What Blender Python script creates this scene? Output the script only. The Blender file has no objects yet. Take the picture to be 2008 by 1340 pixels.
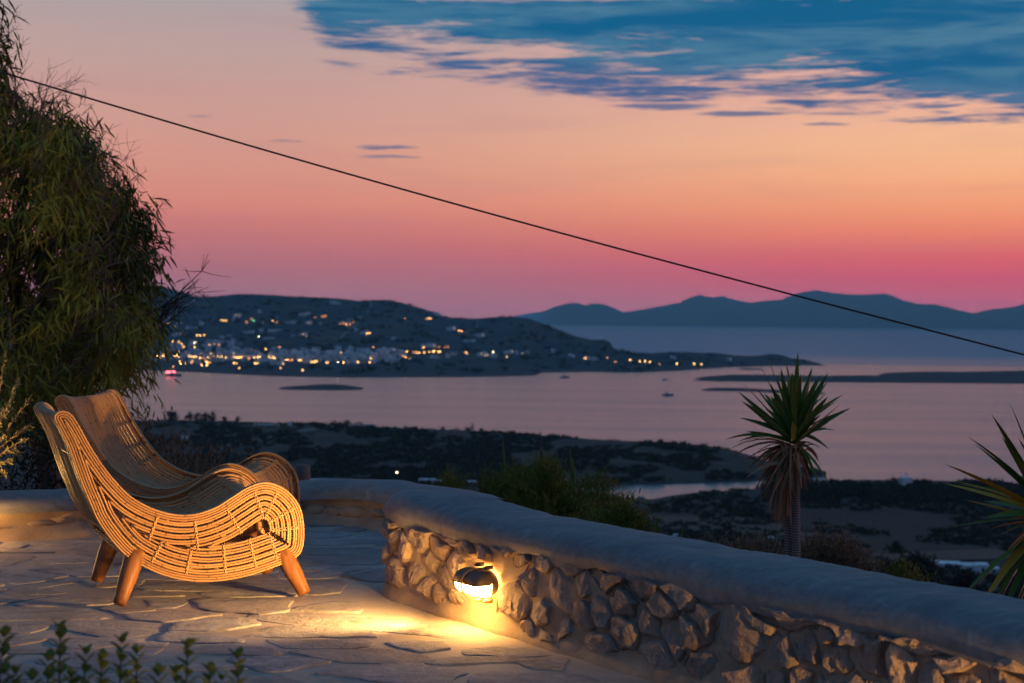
import bpy, bmesh, math, random
import numpy as np
from mathutils import Vector, Matrix, noise as mnoise
from mathutils.bvhtree import BVHTree

random.seed(7)
rng = np.random.default_rng(11)
scn = bpy.context.scene
COL = scn.collection
rad = math.radians

# ------------------------------------------------------------------ camera
EYE = 1.15
FPX, CX, CY = 3200.0, 1004.0, 670.0          # focal length and centre in photograph pixels
PITCH = math.atan(44 / FPX)
ROLL = rad(0.62)
CAMROT = Matrix.Rotation(math.pi / 2 - PITCH, 3, 'X') @ Matrix.Rotation(ROLL, 3, 'Z')
cam_data = bpy.data.cameras.new('camera')
cam = bpy.data.objects.new('camera', cam_data)
COL.objects.link(cam)
cam.matrix_world = Matrix.Translation((0, 0, EYE)) @ CAMROT.to_4x4()
cam_data.sensor_width = 36
cam_data.lens = 36 * FPX / 2008
cam_data.clip_start = 0.05
cam_data.clip_end = 120000
cam_data.dof.use_dof = True
cam_data.dof.focus_distance = 6.5
cam_data.dof.aperture_fstop = 5.0
scn.camera = cam

# ------------------------------------------------------------------ colour management and sampling
scn.view_settings.view_transform = 'Standard'
scn.view_settings.look = 'None'
scn.view_settings.exposure = 0
scn.view_settings.gamma = 1
scn.render.engine = 'CYCLES'
cy = scn.cycles
cy.use_denoising = True
cy.use_adaptive_sampling = True
cy.adaptive_threshold = 0.01
cy.max_bounces = 6
cy.diffuse_bounces = 3
cy.glossy_bounces = 3
cy.transmission_bounces = 3
cy.volume_bounces = 0
cy.transparent_max_bounces = 6
cy.sample_clamp_indirect = 4


def lin(r, g, b, a=1.0):
    """sRGB 0..255 -> scene linear"""
    f = lambda c: (c / 255) / 12.92 if c / 255 <= 0.04045 else ((c / 255 + 0.055) / 1.055) ** 2.4
    return (f(r), f(g), f(b), a)


class NT:
    """small node-tree helper"""
    def __init__(self, tree):
        self.t = tree

    def new(self, typ, **kw):
        n = self.t.nodes.new(typ)
        for k, v in kw.items():
            setattr(n, k, v)
        return n

    def put(self, sock, v):
        if v is None:
            return
        if hasattr(v, 'is_output') or isinstance(v, bpy.types.NodeSocket):
            self.t.links.new(v, sock)
        else:
            sock.default_value = v

    def m(self, op, a, b=None, c=None, clamp=False):
        n = self.new('ShaderNodeMath', operation=op, use_clamp=clamp)
        for i, v in enumerate((a, b, c)):
            self.put(n.inputs[i], v)
        return n.outputs[0]

    def sstep(self, lo, hi, x):
        n = self.new('ShaderNodeMapRange', interpolation_type='SMOOTHSTEP')
        self.put(n.inputs['Value'], x)
        self.put(n.inputs['From Min'], lo)
        self.put(n.inputs['From Max'], hi)
        return n.outputs[0]

    def lstep(self, lo, hi, x, a=0.0, b=1.0):
        n = self.new('ShaderNodeMapRange')
        self.put(n.inputs['Value'], x)
        self.put(n.inputs['From Min'], lo)
        self.put(n.inputs['From Max'], hi)
        self.put(n.inputs['To Min'], a)
        self.put(n.inputs['To Max'], b)
        return n.outputs[0]

    def mix(self, f, a, b, blend='MIX'):
        n = self.new('ShaderNodeMix', data_type='RGBA', blend_type=blend)
        self.put(n.inputs[0], f)
        self.put(n.inputs[6], a)
        self.put(n.inputs[7], b)
        return n.outputs[2]

    def ramp(self, f, stops):
        n = self.new('ShaderNodeValToRGB')
        el = n.color_ramp.elements
        while len(el) < len(stops):
            el.new(0.5)
        for e, (p, c) in zip(el, stops):
            e.position = p
            e.color = c
        self.put(n.inputs[0], f)
        return n.outputs[0]

    def noise(self, vec, scale, detail=4, rough=0.55, dist=0.0, dim='3D'):
        n = self.new('ShaderNodeTexNoise', noise_dimensions=dim)
        self.put(n.inputs['Vector'], vec)
        n.inputs['Scale'].default_value = scale
        n.inputs['Detail'].default_value = detail
        n.inputs['Roughness'].default_value = rough
        n.inputs['Distortion'].default_value = dist
        return n.outputs['Fac']

    def xyz(self, x, y, z):
        n = self.new('ShaderNodeCombineXYZ')
        for i, v in enumerate((x, y, z)):
            self.put(n.inputs[i], v)
        return n.outputs[0]

    def scale(self, vec, s):
        n = self.new('ShaderNodeMapping')
        self.put(n.inputs['Vector'], vec)
        n.inputs['Scale'].default_value = s
        return n.outputs[0]


# ------------------------------------------------------------------ sky at dusk
world = bpy.data.worlds.new('World')
scn.world = world
world.use_nodes = True
wt = NT(world.node_tree)
for n in list(world.node_tree.nodes):
    world.node_tree.nodes.remove(n)
tc = wt.new('ShaderNodeTexCoord').outputs['Generated']
sep = wt.new('ShaderNodeSeparateXYZ')
wt.put(sep.inputs[0], tc)
dx, dy, dz = sep.outputs
elev = wt.m('MULTIPLY', wt.m('ARCSINE', dz), 180 / math.pi)
azim = wt.m('MULTIPLY', wt.m('ARCTAN2', dx, dy), 180 / math.pi)
rp = wt.m('SQRT', wt.m('DIVIDE', wt.m('MAXIMUM', elev, 0.0), 90.0))


def sky_ramp(rows):
    return wt.ramp(rp, [(math.sqrt(e / 90), lin(*c)) for e, c in rows])


warm_side = sky_ramp([(0, (160, 112, 140)), (.47, (176, 106, 134)), (1.0, (188, 100, 127)), (1.6, (200, 93, 118)),
                      (2.3, (217, 102, 110)), (3.0, (232, 128, 108)), (4.05, (243, 158, 118)), (5.0, (248, 177, 132)),
                      (6.2, (247, 188, 146)), (7.6, (238, 180, 156)), (9.4, (226, 172, 164)), (11.2, (212, 174, 168)),
                      (16, (150, 156, 170)), (28, (84, 126, 160)), (50, (66, 112, 158)), (90, (52, 104, 150))])
cool_side = sky_ramp([(0, (146, 116, 136)), (.47, (156, 116, 134)), (1.18, (163, 114, 130)), (1.72, (172, 112, 126)),
                      (2.6, (190, 117, 122)), (3.3, (203, 125, 121)), (4.05, (215, 138, 125)), (5.84, (212, 153, 138)), (7.6, (202, 157, 149)),
                      (9.4, (188, 161, 157)), (11.2, (170, 160, 165)), (18, (118, 142, 164)), (30, (80, 122, 158)),
                      (50, (62, 110, 156)), (90, (52, 104, 150))])
far_side = sky_ramp([(0, (52, 68, 92)), (5, (64, 78, 106)), (12, (72, 92, 126)), (30, (62, 102, 148)),
                     (55, (58, 106, 154)), (90, (52, 104, 150))])
front = wt.mix(wt.sstep(-11, 19, azim), cool_side, warm_side)
away = wt.sstep(45, 140, wt.m('ABSOLUTE', wt.m('SUBTRACT', azim, 20.0)))
clear = wt.mix(away, front, far_side)
# faint horizontal veils
veil = wt.noise(wt.xyz(wt.m('MULTIPLY', azim, 0.10), wt.m('MULTIPLY', elev, 0.95), 3.0), 1.0, 4, 0.5, 0.4)
clear = wt.mix(wt.m('MULTIPLY', wt.sstep(0.5, 0.75, veil), 0.16), clear, lin(176, 128, 138))
# cloud bank: lower edge falls from left to right, streaky underside
edge = wt.lstep(-9, 17, azim, 9.3, 7.0)
above = wt.m('SUBTRACT', elev, edge)
n1 = wt.noise(wt.xyz(wt.m('MULTIPLY', azim, 0.16), wt.m('MULTIPLY', elev, 1.75), 0.0), 1.0, 8, 0.64, 0.45)
n2 = wt.noise(wt.xyz(wt.m('MULTIPLY', azim, 0.085), wt.m('MULTIPLY', elev, 0.45), 7.3), 1.0, 3, 0.5, 0.3)
n3 = wt.noise(wt.xyz(wt.m('MULTIPLY', azim, 0.42), wt.m('MULTIPLY', elev, 4.4), 2.3), 1.0, 7, 0.64, 0.6)
bank = wt.m('ADD', wt.lstep(-1.3, 2.7, above), wt.m('MULTIPLY', wt.sstep(10.5, 16.5, azim), wt.m('MULTIPLY', wt.sstep(-0.1, 0.9, above), 0.35)))
f = wt.m('MULTIPLY', bank, 0.62)
f = wt.m('ADD', f, wt.m('MULTIPLY', wt.m('SUBTRACT', n1, 0.5), 1.25))
f = wt.m('ADD', f, wt.m('MULTIPLY', wt.m('SUBTRACT', n2, 0.5), 0.9))
f = wt.m('ADD', f, wt.m('MULTIPLY', wt.m('SUBTRACT', n3, 0.5), 1.1))
f = wt.m('SUBTRACT', f, wt.m('MULTIPLY', wt.sstep(10.75, 11.15, wt.m('ADD', elev, wt.m('MULTIPLY', wt.m('SUBTRACT', n1, 0.5), 0.5))), 0.42))
f = wt.m('SUBTRACT', f, wt.m('MULTIPLY', wt.sstep(-6.2, -9.0, azim), 0.8))
f = wt.m('SUBTRACT', f, wt.m('MULTIPLY', wt.sstep(-0.3, -1.1, above), 0.6))
cloud = wt.sstep(0.0, 0.38, f)
cloud = wt.m('MULTIPLY', cloud, wt.sstep(60, 20, elev))
cloud = wt.m('MULTIPLY', cloud, wt.sstep(70, 35, wt.m('ABSOLUTE', azim)))


def streak(az0, e0, half, thick, k):
    a = wt.m('DIVIDE', wt.m('SUBTRACT', azim, az0), half)
    wob = wt.m('MULTIPLY', wt.m('SUBTRACT', n3, 0.5), 0.30)
    b = wt.m('DIVIDE', wt.m('ADD', wt.m('SUBTRACT', elev, e0), wob), thick)
    r = wt.m('ADD', wt.m('MULTIPLY', a, a), wt.m('MULTIPLY', b, b))
    return wt.m('MULTIPLY', wt.sstep(1.0, 0.15, r), k)


for s in ((-4.45, 5.93, 1.3, 0.09, 0.75), (-4.3, 5.62, 1.3, 0.08, 0.6), (-7.9, 6.05, 0.8, 0.07, 0.4), (-10.9, 6.85, 0.5, 0.07, 0.4),
          (10.8, 6.80, 1.0, 0.07, 0.7), (8.0, 7.18, 2.0, 0.12, 0.85), (5.2, 7.45, 2.2, 0.14, 0.85), (14.5, 7.35, 1.2, 0.10, 0.8)):
    cloud = wt.m('MAXIMUM', cloud, streak(*s))
cshade = wt.noise(wt.xyz(wt.m('MULTIPLY', azim, 0.13), wt.m('MULTIPLY', elev, 1.1), 9.0), 1.0, 5, 0.6, 0.6)
ccol = wt.mix(wt.sstep(0.40, 0.66, cshade), lin(2, 94, 138), lin(72, 122, 152))
ccol = wt.mix(wt.sstep(1.2, -0.2, above), ccol, lin(70, 98, 142))
sky = wt.mix(wt.m('MULTIPLY', cloud, 0.985), clear, ccol)
# the low sky is seen through kilometres of haze, so what lies behind it is brighter
HAZE = 4.8e-5
path = wt.m('MINIMUM', wt.m('DIVIDE', 654.0, wt.m('MAXIMUM', dz, 0.001)), wt.m('MINIMUM', wt.m('DIVIDE', 45000.0, wt.m('MAXIMUM', dy, 0.01)), wt.m('DIVIDE', 25500.0, wt.m('MAXIMUM', wt.m('ABSOLUTE', dx), 0.01))))
path = wt.m('MINIMUM', path, 46000.0)
trans = wt.m('EXPONENT', wt.m('MULTIPLY', path, -HAZE * 0.97))
veiled = wt.m('SUBTRACT', 1.0, trans)
behind = wt.mix(1.0, sky, wt.xyz(*[wt.m('MULTIPLY', veiled, c) for c in (0.045, 0.085, 0.15)]), 'SUBTRACT')
behind = wt.mix(1.0, behind, wt.mix(1.0, sky, (0.15, 0.15, 0.15, 1), 'MULTIPLY'), 'LIGHTEN')
behind = wt.mix(1.0, behind, wt.xyz(trans, trans, trans), 'DIVIDE')
bg = wt.new('ShaderNodeBackground')
wt.put(bg.inputs['Color'], wt.mix(wt.sstep(0.05, -0.05, dy), behind, sky))
bg.inputs['Strength'].default_value = 1.0
wo = wt.new('ShaderNodeOutputWorld')
world.node_tree.links.new(bg.outputs[0], wo.inputs['Surface'])
world.cycles.sampling_method = 'MANUAL'
world.cycles.sample_map_resolution = 1024

# ------------------------------------------------------------------ geometry helpers
def ray(px, py):
    return CAMROT @ Vector(((px - CX) / FPX, -(py - CY) / FPX, -1.0))


def at(px, py, dist):
    """world point seen at a photograph pixel, at a given distance ahead"""
    v = ray(px, py)
    return Vector((0, 0, EYE)) + v * (dist / v.y)


def on_level(px, py, z):
    v = ray(px, py)
    return Vector((0, 0, EYE)) + v * ((z - EYE) / v.z)


def fbm(p, octaves=4):
    return mnoise.fractal(Vector(p), 1.0, 2.0, octaves, noise_basis='PERLIN_ORIGINAL')


def interp(x, pts):
    return float(np.interp(x, [p[0] for p in pts], [p[1] for p in pts]))


class MB:
    """collects shapes, builds ONE mesh"""
    def __init__(self):
        self.v, self.f, self.mi, self.uv = [], [], [], []
        self.n = 0

    def add(self, verts, faces, mi=0, uv=None):
        verts = [tuple(map(float, p)) for p in verts]
        self.v += verts
        o = self.n
        self.n += len(verts)
        for k, fc in enumerate(faces):
            self.f.append([o + i for i in fc])
            self.mi.append(mi)
            self.uv.append(uv[k] if uv else None)

    def tube(self, path, r, sides=6, mi=0, cap=True, v0=0.0, twist=0.0):
        P = np.asarray([tuple(p) for p in path], float)
        k = len(P)
        R = np.full(k, r, float) if np.isscalar(r) else np.asarray(r, float)
        T = np.gradient(P, axis=0)
        T /= np.linalg.norm(T, axis=1)[:, None] + 1e-12
        ref = np.array([0, 0, 1.0]) if abs(T[0, 2]) < 0.9 else np.array([1.0, 0, 0])
        a = np.cross(T[0], ref)
        a /= np.linalg.norm(a)
        ang = np.linspace(0, 2 * math.pi, sides, endpoint=False) + twist
        vs, ln, L = [], 0.0, []
        for i in range(k):
            a = a - T[i] * np.dot(a, T[i])
            a /= np.linalg.norm(a) + 1e-12
            b = np.cross(T[i], a)
            for t in ang:
                vs.append(P[i] + R[i] * (math.cos(t) * a + math.sin(t) * b))
            if i:
                ln += np.linalg.norm(P[i] - P[i - 1])
            L.append(ln + v0)
        fs, uv = [], []
        for i in range(k - 1):
            for j in range(sides):
                j2 = (j + 1) % sides
                fs.append((i * sides + j, i * sides + j2, (i + 1) * sides + j2, (i + 1) * sides + j))
                uv.append(((j / sides, L[i]), ((j + 1) / sides, L[i]), ((j + 1) / sides, L[i + 1]), (j / sides, L[i + 1])))
        if cap:
            fs.append(tuple(range(sides))[::-1])
            uv.append([(0.5, L[0])] * sides)
            fs.append(tuple((k - 1) * sides + j for j in range(sides)))
            uv.append([(0.5, L[-1])] * sides)
        self.add(vs, fs, mi, uv)

    def box(self, c, s, rz=0.0, mi=0, taper=1.0):
        c, h = np.array(c, float), np.array(s, float) / 2
        cs, sn = math.cos(rz), math.sin(rz)
        vs = []
        for z in (-1, 1):
            k = taper if z > 0 else 1.0
            for x, y in ((-1, -1), (1, -1), (1, 1), (-1, 1)):
                X, Y = x * h[0] * k, y * h[1] * k
                vs.append((c[0] + X * cs - Y * sn, c[1] + X * sn + Y * cs, c[2] + z * h[2]))
        self.add(vs, [(3, 2, 1, 0), (4, 5, 6, 7), (0, 1, 5, 4), (1, 2, 6, 5), (2, 3, 7, 6), (3, 0, 4, 7)], mi)

    def grid(self, rows, mi=0, closed=False):
        """rows: list of equally long point lists"""
        k, w = len(rows), len(rows[0])
        fs = []
        for i in range(k - 1):
            for j in range(w - 1 + (1 if closed else 0)):
                j2 = (j + 1) % w
                fs.append((i * w + j, i * w + j2, (i + 1) * w + j2, (i + 1) * w + j))
        self.add([p for r in rows for p in r], fs, mi)

    def mesh(self, name, mats, smooth=True):
        me = bpy.data.meshes.new(name)
        me.from_pydata(self.v, [], self.f)
        if any(u is not None for u in self.uv):
            lay = me.uv_layers.new(name='UVMap')
            flat = []
            for fc, u in zip(self.f, self.uv):
                flat += [c for q in (u if u is not None else [(0, 0)] * len(fc)) for c in q]
            lay.data.foreach_set('uv', flat)
        for m in (mats if isinstance(mats, (list, tuple)) else [mats]):
            me.materials.append(m)
        me.polygons.foreach_set('material_index', self.mi)
        me.polygons.foreach_set('use_smooth', [smooth] * len(self.f))
        me.update()
        return me

    def build(self, name, mats, parent=None, smooth=True):
        return link(name, self.mesh(name, mats, smooth), parent)


def link(name, me, parent=None, loc=None):
    o = bpy.data.objects.new(name, me)
    COL.objects.link(o)
    if parent is not None:
        o.parent = parent
    if loc is not None:
        o.location = loc
    return o


def tag(o, label=None, cat=None, group=None, kind=None):
    if label: o['label'] = label
    if cat: o['category'] = cat
    if group: o['group'] = group
    if kind: o['kind'] = kind
    return o


def empty(name, loc=(0, 0, 0), rz=0.0, **kw):
    o = bpy.data.objects.new(name, None)
    COL.objects.link(o)
    o.location = loc
    o.rotation_euler = (0, 0, rz)
    o.empty_display_size = 0.1
    return tag(o, **kw)


def np_mesh(name, V, quads, mats, midx=None, smooth=False):
    """fast mesh from numpy arrays of quads (a repeated last index makes a triangle impossible; use real quads)"""
    me = bpy.data.meshes.new(name)
    V = np.ascontiguousarray(V, np.float32)
    Q = np.ascontiguousarray(quads, np.int32)
    me.vertices.add(len(V))
    me.vertices.foreach_set('co', V.ravel())
    me.loops.add(Q.size)
    me.loops.foreach_set('vertex_index', Q.ravel())
    me.polygons.add(len(Q))
    me.polygons.foreach_set('loop_start', np.arange(0, Q.size, Q.shape[1], dtype=np.int32))
    for m in (mats if isinstance(mats, (list, tuple)) else [mats]):
        me.materials.append(m)
    if midx is not None:
        me.polygons.foreach_set('material_index', np.ascontiguousarray(midx, np.int32))
    me.polygons.foreach_set('use_smooth', np.full(len(Q), smooth))
    me.update(calc_edges=True)
    me.validate()
    return me


def unit(a):
    return a / (np.linalg.norm(a, axis=-1, keepdims=True) + 1e-12)


def blades(P, D, L, W, droop=0.0, stations=((0, .25), (.35, 1.0), (.7, .75), (1, .06)), side=None):
    """leaf blades: base P, direction D, length L, width W; returns V, Q"""
    n = len(P)
    D = unit(D)
    if side is None:
        side = np.cross(D, rng.normal(size=(n, 3)))
    S = unit(side)
    g = np.zeros((n, 3))
    g[:, 2] = -1
    k = len(stations)
    V = np.zeros((n, k, 2, 3))
    dr = np.broadcast_to(np.asarray(droop, float), (n,))
    for i, (s, w) in enumerate(stations):
        c = P + D * (L * s)[:, None] + g * (dr * L * s * s)[:, None]
        V[:, i, 0] = c - S * (W * w / 2)[:, None]
        V[:, i, 1] = c + S * (W * w / 2)[:, None]
    base = (np.arange(n) * k * 2)[:, None, None]
    q = np.array([[2 * i, 2 * i + 1, 2 * i + 3, 2 * i + 2] for i in range(k - 1)])[None]
    return V.reshape(-1, 3), (base + q).reshape(-1, 4)


# ------------------------------------------------------------------ materials
def material(name):
    m = bpy.data.materials.new(name)
    m.use_nodes = True
    t = NT(m.node_tree)
    b = next(n for n in m.node_tree.nodes if n.type == 'BSDF_PRINCIPLED')
    return m, t, b


def bump(t, b, h, strength=0.5, dist=0.01):
    n = t.new('ShaderNodeBump')
    n.inputs['Strength'].default_value = strength
    n.inputs['Distance'].default_value = dist
    t.put(n.inputs['Height'], h)
    t.put(b.inputs['Normal'], n.outputs[0])


def objcoord(t):
    return t.new('ShaderNodeTexCoord').outputs['Object']


def position(t):
    return t.new('ShaderNodeNewGeometry').outputs['Position']


def island(t):
    return t.new('ShaderNodeNewGeometry').outputs['Random Per Island']


def objrand(t):
    return t.new('ShaderNodeObjectInfo').outputs['Random']


def plain(name, col, rough=0.7, nscale=6.0, var=0.25, metallic=0.0, bstr=0.0):
    m, t, b = material(name)
    nz = t.noise(objcoord(t), nscale, 4)
    d = tuple(c * (1 - var) for c in col[:3]) + (1,)
    l = tuple(min(1, c * (1 + var)) for c in col[:3]) + (1,)
    t.put(b.inputs['Base Color'], t.mix(nz, d, l))
    b.inputs['Roughness'].default_value = rough
    b.inputs['Specular IOR Level'].default_value = 0.25
    b.inputs['Metallic'].default_value = metallic
    if bstr:
        bump(t, b, nz, bstr, 0.005)
    return m


def leafmat(name, cols, rough=0.5, trans=0.12, nscale=0.9):
    m, t, b = material(name)
    r = island(t)
    c = t.ramp(r, [(i / max(1, len(cols) - 1), c + (1,)) for i, c in enumerate(cols)])
    nz = t.noise(position(t), nscale, 3)
    t.put(b.inputs['Base Color'], t.mix(t.m('MULTIPLY', nz, 0.55), c, tuple(x * 0.6 for x in cols[0]) + (1,)))
    b.inputs['Roughness'].default_value = rough
    b.inputs['Specular IOR Level'].default_value = 0.12
    tr = t.new('ShaderNodeBsdfTranslucent')
    t.put(tr.inputs['Color'], c)
    ms = t.new('ShaderNodeMixShader')
    ms.inputs[0].default_value = trans
    t.t.links.new(b.outputs[0], ms.inputs[1])
    t.t.links.new(tr.outputs[0], ms.inputs[2])
    out = next(n for n in m.node_tree.nodes if n.type == 'OUTPUT_MATERIAL')
    t.t.links.new(ms.outputs[0], out.inputs['Surface'])
    return m


def make_rattan(name, light, dark):
    m, t, b = material(name)
    uvn = t.new('ShaderNodeTexCoord').outputs['UV']
    s = t.new('ShaderNodeSeparateXYZ')
    t.put(s.inputs[0], uvn)
    r = island(t)
    ln = t.m('ADD', s.outputs[1], t.m('MULTIPLY', r, 3.7))
    grain = t.noise(t.xyz(t.m('MULTIPLY', s.outputs[0], 3.0), t.m('MULTIPLY', ln, 5.0), t.m('MULTIPLY', r, 20)), 1.0, 4)
    c = t.mix(t.m('MULTIPLY', r, 0.75), light, dark)
    c = t.mix(t.sstep(0.45, 0.8, grain), c, tuple(x * 0.6 for x in dark[:3]) + (1,))
    fr = t.m('FRACT', t.m('MULTIPLY', ln, 3.4))
    node = t.m('MULTIPLY', t.sstep(0.022, 0.0, t.m('ABSOLUTE', t.m('SUBTRACT', fr, 0.5))), 0.6)
    c = t.mix(node, c, (0.035, 0.018, 0.008, 1))
    t.put(b.inputs['Base Color'], c)
    b.inputs['Roughness'].default_value = 0.42
    b.inputs['Specular IOR Level'].default_value = 0.45
    bump(t, b, t.m('SUBTRACT', grain, t.m('MULTIPLY', node, 1.0)), 0.25, 0.002)
    return m


M = {}
M['rattan'] = make_rattan('rattan', (0.56, 0.32, 0.135, 1), (0.34, 0.165, 0.065, 1))
M['rattan_bind'] = plain('rattan_binding', (0.60, 0.38, 0.19), 0.55, 60, 0.3)
# turned legs
m, t, b = material('leg_wood')
g = t.noise(t.scale(objcoord(t), (30, 30, 4)), 1.0, 5, 0.6, 0.6)
t.put(b.inputs['Base Color'], t.ramp(g, [(0.3, (0.10, 0.036, 0.012, 1)), (0.5, (0.24, 0.095, 0.030, 1)), (0.72, (0.36, 0.155, 0.05, 1))]))
b.inputs['Roughness'].default_value = 0.5
b.inputs['Specular IOR Level'].default_value = 0.3
bump(t, b, g, 0.3, 0.003)
M['leg_wood'] = m


def stonemat(name, cols, fine=38.0, bstr=0.9, bdist=0.012, rnd=True, stretch=(1, 1, 1)):
    m, t, b = material(name)
    p = t.scale(position(t), stretch)
    n1 = t.noise(p, fine, 8, 0.68, 0.2)
    n2 = t.noise(p, 5.0, 5, 0.6, 0.4)
    n3 = t.noise(p, fine * 3.2, 4, 0.6)
    v = t.new('ShaderNodeTexVoronoi')
    t.put(v.inputs['Vector'], p)
    v.inputs['Scale'].default_value = 55
    pit = t.sstep(0.16, 0.02, v.outputs['Distance'])
    pit = t.m('MULTIPLY', pit, t.sstep(0.50, 0.62, n2))
    c = t.ramp(t.m('ADD', t.m('MULTIPLY', n2, 0.6), t.m('MULTIPLY', n1, 0.4)),
               [(0.36 + 0.28 * i / (len(cols) - 1), c + (1,)) for i, c in enumerate(cols)])
    if rnd:
        r = objrand(t)
        c = t.mix(t.m('MULTIPLY', r, 0.55), c, (0.21, 0.18, 0.16, 1))
    c = t.mix(t.m('MULTIPLY', pit, 0.6), c, (0.08, 0.07, 0.065, 1))
    t.put(b.inputs['Base Color'], c)
    b.inputs['Roughness'].default_value = 0.85
    h = t.m('ADD', t.m('MULTIPLY', n1, 0.7), t.m('MULTIPLY', n3, 0.25))
    h = t.m('ADD', h, t.m('MULTIPLY', n2, 0.6))
    h = t.m('SUBTRACT', h, t.m('MULTIPLY', pit, 0.5))
    bump(t, b, h, bstr, bdist)
    return m


M['flag'] = stonemat('flagstone', [(0.15, 0.14, 0.14), (0.30, 0.285, 0.275), (0.40, 0.38, 0.365), (0.52, 0.49, 0.46)], 30, 1.0, 0.022)
M['joint'] = stonemat('joint_mortar', [(0.30, 0.255, 0.205), (0.37, 0.32, 0.265), (0.43, 0.375, 0.315)], 60, 0.6, 0.006, rnd=False)
M['wallstone'] = stonemat('wall_stone', [(0.25, 0.175, 0.12), (0.40, 0.295, 0.215), (0.55, 0.43, 0.33)], 34, 1.0, 0.018, stretch=(1.6, 1.6, 0.8))
M['render'] = stonemat('wall_render', [(0.25, 0.18, 0.115), (0.33, 0.245, 0.165), (0.40, 0.305, 0.215)], 70, 0.55, 0.005, rnd=False)
# whitewashed cap with brush streaks
m, t, b = material('whitewash')
p = position(t)
st = t.noise(t.scale(p, (9, 30, 30)), 1.0, 5, 0.6, 0.8)
bl = t.noise(p, 3.0, 4, 0.6)
fn = t.noise(p, 90, 4, 0.6)
c = t.mix(t.sstep(0.35, 0.7, st), (0.165, 0.170, 0.165, 1), (0.235, 0.235, 0.225, 1))
bl2 = t.noise(p, 11.0, 6, 0.7, 0.8)
c = t.mix(t.m('MULTIPLY', t.sstep(0.5, 0.72, bl), 0.5), c, (0.115, 0.115, 0.11, 1))
c = t.mix(t.m('MULTIPLY', t.sstep(0.56, 0.70, bl2), 0.45), c, (0.33, 0.33, 0.32, 1))
t.put(b.inputs['Base Color'], c)
b.inputs['Roughness'].default_value = 0.75
vv = t.new('ShaderNodeTexVoronoi', feature='DISTANCE_TO_EDGE')
t.put(vv.inputs['Vector'], t.mix(0.12, p, t.new('ShaderNodeTexNoise').outputs['Color']))
vv.inputs['Scale'].default_value = 1.7
crack = t.m('MULTIPLY', t.sstep(0.012, 0.0, vv.outputs['Distance']), t.sstep(0.48, 0.60, bl))
t.put(b.inputs['Base Color'], t.mix(t.m('MULTIPLY', crack, 0.08), c, (0.06, 0.055, 0.05, 1)))
bump(t, b, t.m('SUBTRACT', t.m('ADD', t.m('MULTIPLY', st, 0.5), t.m('MULTIPLY', fn, 0.35)), t.m('MULTIPLY', crack, 0.05)), 0.4, 0.004)
M['whitewash'] = m

M['bronze'] = plain('dark_bronze', (0.13, 0.10, 0.08), 0.45, 30, 0.3, 0.3)
M['brass'] = plain('aged_brass', (0.42, 0.27, 0.12), 0.45, 40, 0.3, 0.3)


def glow(name, col, strength, sample=True):
    m, t, b = material(name)
    b.inputs['Base Color'].default_value = (0.8, 0.8, 0.8, 1)
    b.inputs['Emission Color'].default_value = col
    b.inputs['Emission Strength'].default_value = strength
    m.cycles.emission_sampling = 'AUTO' if sample else 'NONE'
    return m


LAMP = (1.0, 0.49, 0.115, 1)
M['lamp_glass'] = glow('lit_lamp_glass', LAMP, 130.0)
M['lit_window'] = glow('lit_window', (1.0, 0.55, 0.2, 1), 3.2, False)
M['town_amber'] = glow('town_lamp_amber', (1.0, 0.50, 0.14, 1), 26)
M['town_orange'] = glow('town_lamp_orange', (1.0, 0.36, 0.10, 1), 11, False)
M['town_white'] = glow('town_lamp_white', (1.0, 0.86, 0.62, 1), 30, False)
M['town_green'] = glow('town_lamp_green', (0.15, 0.9, 0.35, 1), 9, False)
M['boat_red'] = glow('boat_lamp_red', (1.0, 0.10, 0.12, 1), 9, False)

M['trunk'] = plain('bark_brown', (0.10, 0.075, 0.06), 0.9, 14, 0.5, 0, 0.8)
M['twig'] = plain('dry_twig', (0.16, 0.12, 0.10), 0.9, 9, 0.4)
M['twig_dark'] = plain('dark_twig', (0.07, 0.055, 0.05), 0.9, 9, 0.4)
M['leaf_dark'] = leafmat('leaf_dark_green', [(0.048, 0.075, 0.022), (0.068, 0.098, 0.026), (0.09, 0.118, 0.030)])
M['leaf_olive'] = leafmat('leaf_olive_green', [(0.17, 0.205, 0.032), (0.23, 0.26, 0.038), (0.28, 0.29, 0.05)])
M['leaf_yellow'] = leafmat('leaf_yellow_green', [(0.24, 0.27, 0.04), (0.29, 0.31, 0.046), (0.34, 0.34, 0.06)])
M['leaf_pine'] = leafmat('leaf_pine', [(0.11, 0.15, 0.028), (0.15, 0.185, 0.032), (0.20, 0.20, 0.036)])
M['leaf_black'] = leafmat('leaf_deep_shrub', [(0.022, 0.032, 0.020), (0.032, 0.042, 0.024)])
M['leaf_silver'] = leafmat('leaf_silver_olive', [(0.16, 0.17, 0.10), (0.22, 0.22, 0.12), (0.27, 0.26, 0.14)])
M['leaf_dry'] = leafmat('dry_stalks', [(0.14, 0.10, 0.065), (0.22, 0.16, 0.09), (0.33, 0.23, 0.11)])
M['leaf_box'] = leafmat('leaf_glossy_round', [(0.11, 0.16, 0.04), (0.17, 0.21, 0.05), (0.26, 0.26, 0.06)], 0.4)
M['scrub'] = leafmat('hillside_scrub', [(0.034, 0.034, 0.020), (0.052, 0.046, 0.026), (0.078, 0.064, 0.036)], 0.9, 0.0)


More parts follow.
